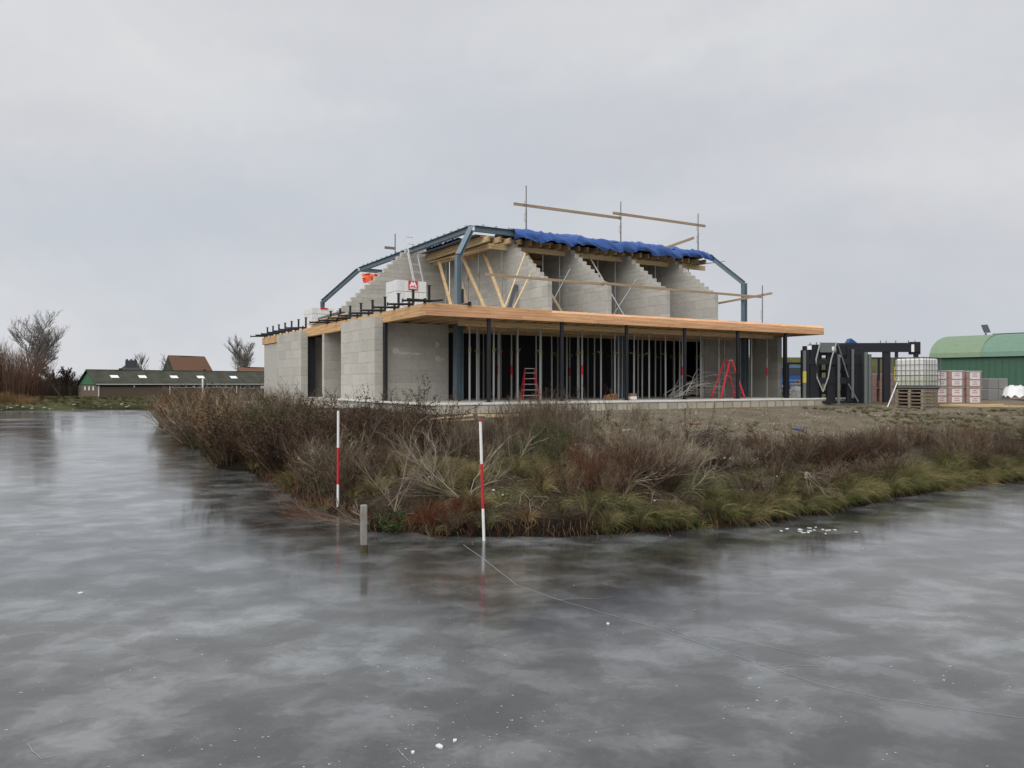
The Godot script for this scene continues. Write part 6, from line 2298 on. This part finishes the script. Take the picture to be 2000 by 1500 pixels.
func whips(seed: int, n: int, h: float, wide: float, cols: Array) -> Mesh:
	var r := RandomNumberGenerator.new()
	r.seed = seed
	var sh := Shape.new()
	for i in n:
		var az := r.randf() * TAU
		var p := Vector3(cos(az), 0, sin(az)) * r.randf_range(0.0, wide)
		var d := (Vector3(cos(az), 0, sin(az)) * r.randf_range(0.0, 0.35) + Vector3.UP).normalized()
		var len := h * r.randf_range(0.45, 1.0)
		var pts := [p]
		for k in 4:
			p += d * len * 0.25
			pts.append(p)
			d = (d + Vector3(r.randf_range(-1, 1), 0.6, r.randf_range(-1, 1)) * 0.10).normalized()
		sh.col = tinted(cols[r.randi() % cols.size()], r)
		sh.ribbon(pts, 0.035, 0.012, Vector3(r.randf_range(-1, 1), 0, 1))
		for j in 5:
			var u := r.randf_range(0.3, 1.0) * 3.99
			var a: Vector3 = pts[int(u)]
			var b: Vector3 = pts[int(u) + 1]
			var q := a.lerp(b, u - int(u))
			sh.ribbon([q, q + ((b - a).normalized() + Vector3(r.randf_range(-1, 1), 0.2, r.randf_range(-1, 1)) * 0.6).normalized() * len * r.randf_range(0.12, 0.3)], 0.018, 0.008, Vector3(r.randf_range(-1, 1), 0, 1))
	return sh.mesh()


func make_trees() -> void:
	var bark := Color(0.17, 0.155, 0.138)
	tree("bare_tree", "tall bare tree with several stems at the edge of the far field", Vector3(-52.5, 0.1, -85.0), 10.4, 5, 3, [13, 8, 6, 4], 0.13, bark, "bare trees", 0, 0.10)
	tree("withered_tree", "low bare tree with clumps of dead dark leaves beside the tall bare tree", Vector3(-51.2, 0.1, -88.0), 5.2, 8, 2, [8, 6, 5], 0.8, Color(0.06, 0.048, 0.042), "bare trees", 1600, 0.12)
	tree("bare_tree", "wide bare tree rising behind the far end of the long barn", Vector3(-51.5, 0.0, -150.0), 12.2, 21, 2, [14, 8, 6, 4], 0.28, bark, "bare trees", 0, 0.18)
	for i in 3:
		var q: Array = [[-85.2, 180.0, 10.0, "slim bare poplar nearest to the dark chimney house"], [-81.0, 182.0, 10.6, "slim bare poplar standing between two other poplars"], [-77.6, 181.0, 9.0, "slim bare poplar nearest to the orange barn roof"]][i]
		tree("poplar_tree", q[3], Vector3(q[0] if i > 0 else -86.0, 0.0, -q[1]), q[2], 31 + i, 1, [20, 6, 5], 0.03, Color(0.11, 0.10, 0.09), "bare poplars behind the barns", 0, 0.13)
	tree("bare_tree", "small bare tree peeping over the green barn gable", Vector3(-66.0, 0.0, -120.0), 4.4, 41, 2, [8, 6, 5], 0.3, bark, "bare trees", 0, 0.1)
	var r := RandomNumberGenerator.new()
	r.seed = 9
	var protos := [whips(51, 260, 4.6, 1.3, [Color(0.12, 0.078, 0.055), Color(0.15, 0.095, 0.062), Color(0.10, 0.08, 0.06)]), whips(52, 240, 4.0, 1.5, [Color(0.13, 0.072, 0.05), Color(0.11, 0.07, 0.05)])]
	for i in 16:
		var d := 66.0 + r.randf() * 12.0
		var x := -0.622 * d - 0.8 * (15 - i) + r.randf_range(-0.5, 0.5)
		var t := thing("willow_thicket", "thicket of brown upright willow shoots on the far bank", "thicket", Vector3(x, 0.1, -d), r.randf() * TAU, "willow thickets on the far bank")
		t.scale = Vector3.ONE * r.randf_range(1.15, 1.5) * (1.0 if i < 12 else 0.85)
		part_mesh("shoots", protos[i % 2], M.plant, t)
	var reeds := whips(53, 420, 1.7, 1.4, [Color(0.22, 0.13, 0.06), Color(0.17, 0.10, 0.05), Color(0.24, 0.17, 0.09)])
	for i in 9:
		var t := thing("reed_bed", "clump of rusty reeds at the edge of the far bank", "reeds", Vector3(-40.5 + 0.72 * i, 0.05, -54.0 - r.randf() * 3.0), r.randf() * TAU, "reed clumps on the far bank")
		t.scale = Vector3.ONE * (1.0 - 0.075 * i)
		part_mesh("stalks", reeds, M.plant, t)
	var scrub := whips(54, 520, 2.3, 2.4, [Color(0.055, 0.042, 0.036), Color(0.07, 0.05, 0.042), Color(0.045, 0.042, 0.032)])
	for i in 12:
		var t := thing("dark_scrub", "dark leafless scrub between the trees and the green barn gable", "scrub", Vector3(-68.0 + 0.85 * i, 0.0, -(106.0 + r.randf() * 4.0)), r.randf() * TAU, "dark scrub before the barn")
		t.scale = Vector3.ONE * r.randf_range(0.7, 1.25)
		part_mesh("shoots", scrub, M.plant, t)
	# scrub far beyond the gap between barn and house
	for i in 14:
		var t := thing("distant_scrub", "distant bare scrub on the low skyline behind the house", "scrub", Vector3(-44.0 + 5.5 * i, 0.2, -(190.0 + r.randf() * 20.0)), r.randf() * TAU, "distant scrub on the skyline")
		t.scale = Vector3(1.6, 1.2, 1.6) * r.randf_range(0.8, 1.3)
		part_mesh("shoots", scrub, M.plant, t)


func _ready() -> void:
	rng.seed = 7
	make_view()
	make_materials()
	mat("bark_pale", lin(0.34, 0.285, 0.215), 0.9)
	mat("bark_dull", lin(0.20, 0.16, 0.115), 0.9)
	mat("branch_grey", lin(0.27, 0.255, 0.23), 0.85)
	mat("bark_grey", lin(0.13, 0.11, 0.088), 0.9)
	mat("bark_dark", lin(0.035, 0.028, 0.026), 0.85)
	mat("bark_red", lin(0.14, 0.07, 0.05), 0.9)
	mat("far_stone", lin(0.26, 0.245, 0.22), 0.9)
	mat("clod", lin(0.13, 0.108, 0.083), 0.98, 0.0, M.mottled_texture, Vector3.ONE * 2.0)
	make_land()
	make_building()
	make_tarp()
	make_barn()
	make_shed()
	make_trees()
	make_props()
	make_scaffold()
	make_ladders()
	make_roof_stock()
	make_slab_things()
	make_frames()
	make_tank()
	make_stock()
	make_truck()
	make_poles()
	make_plants()
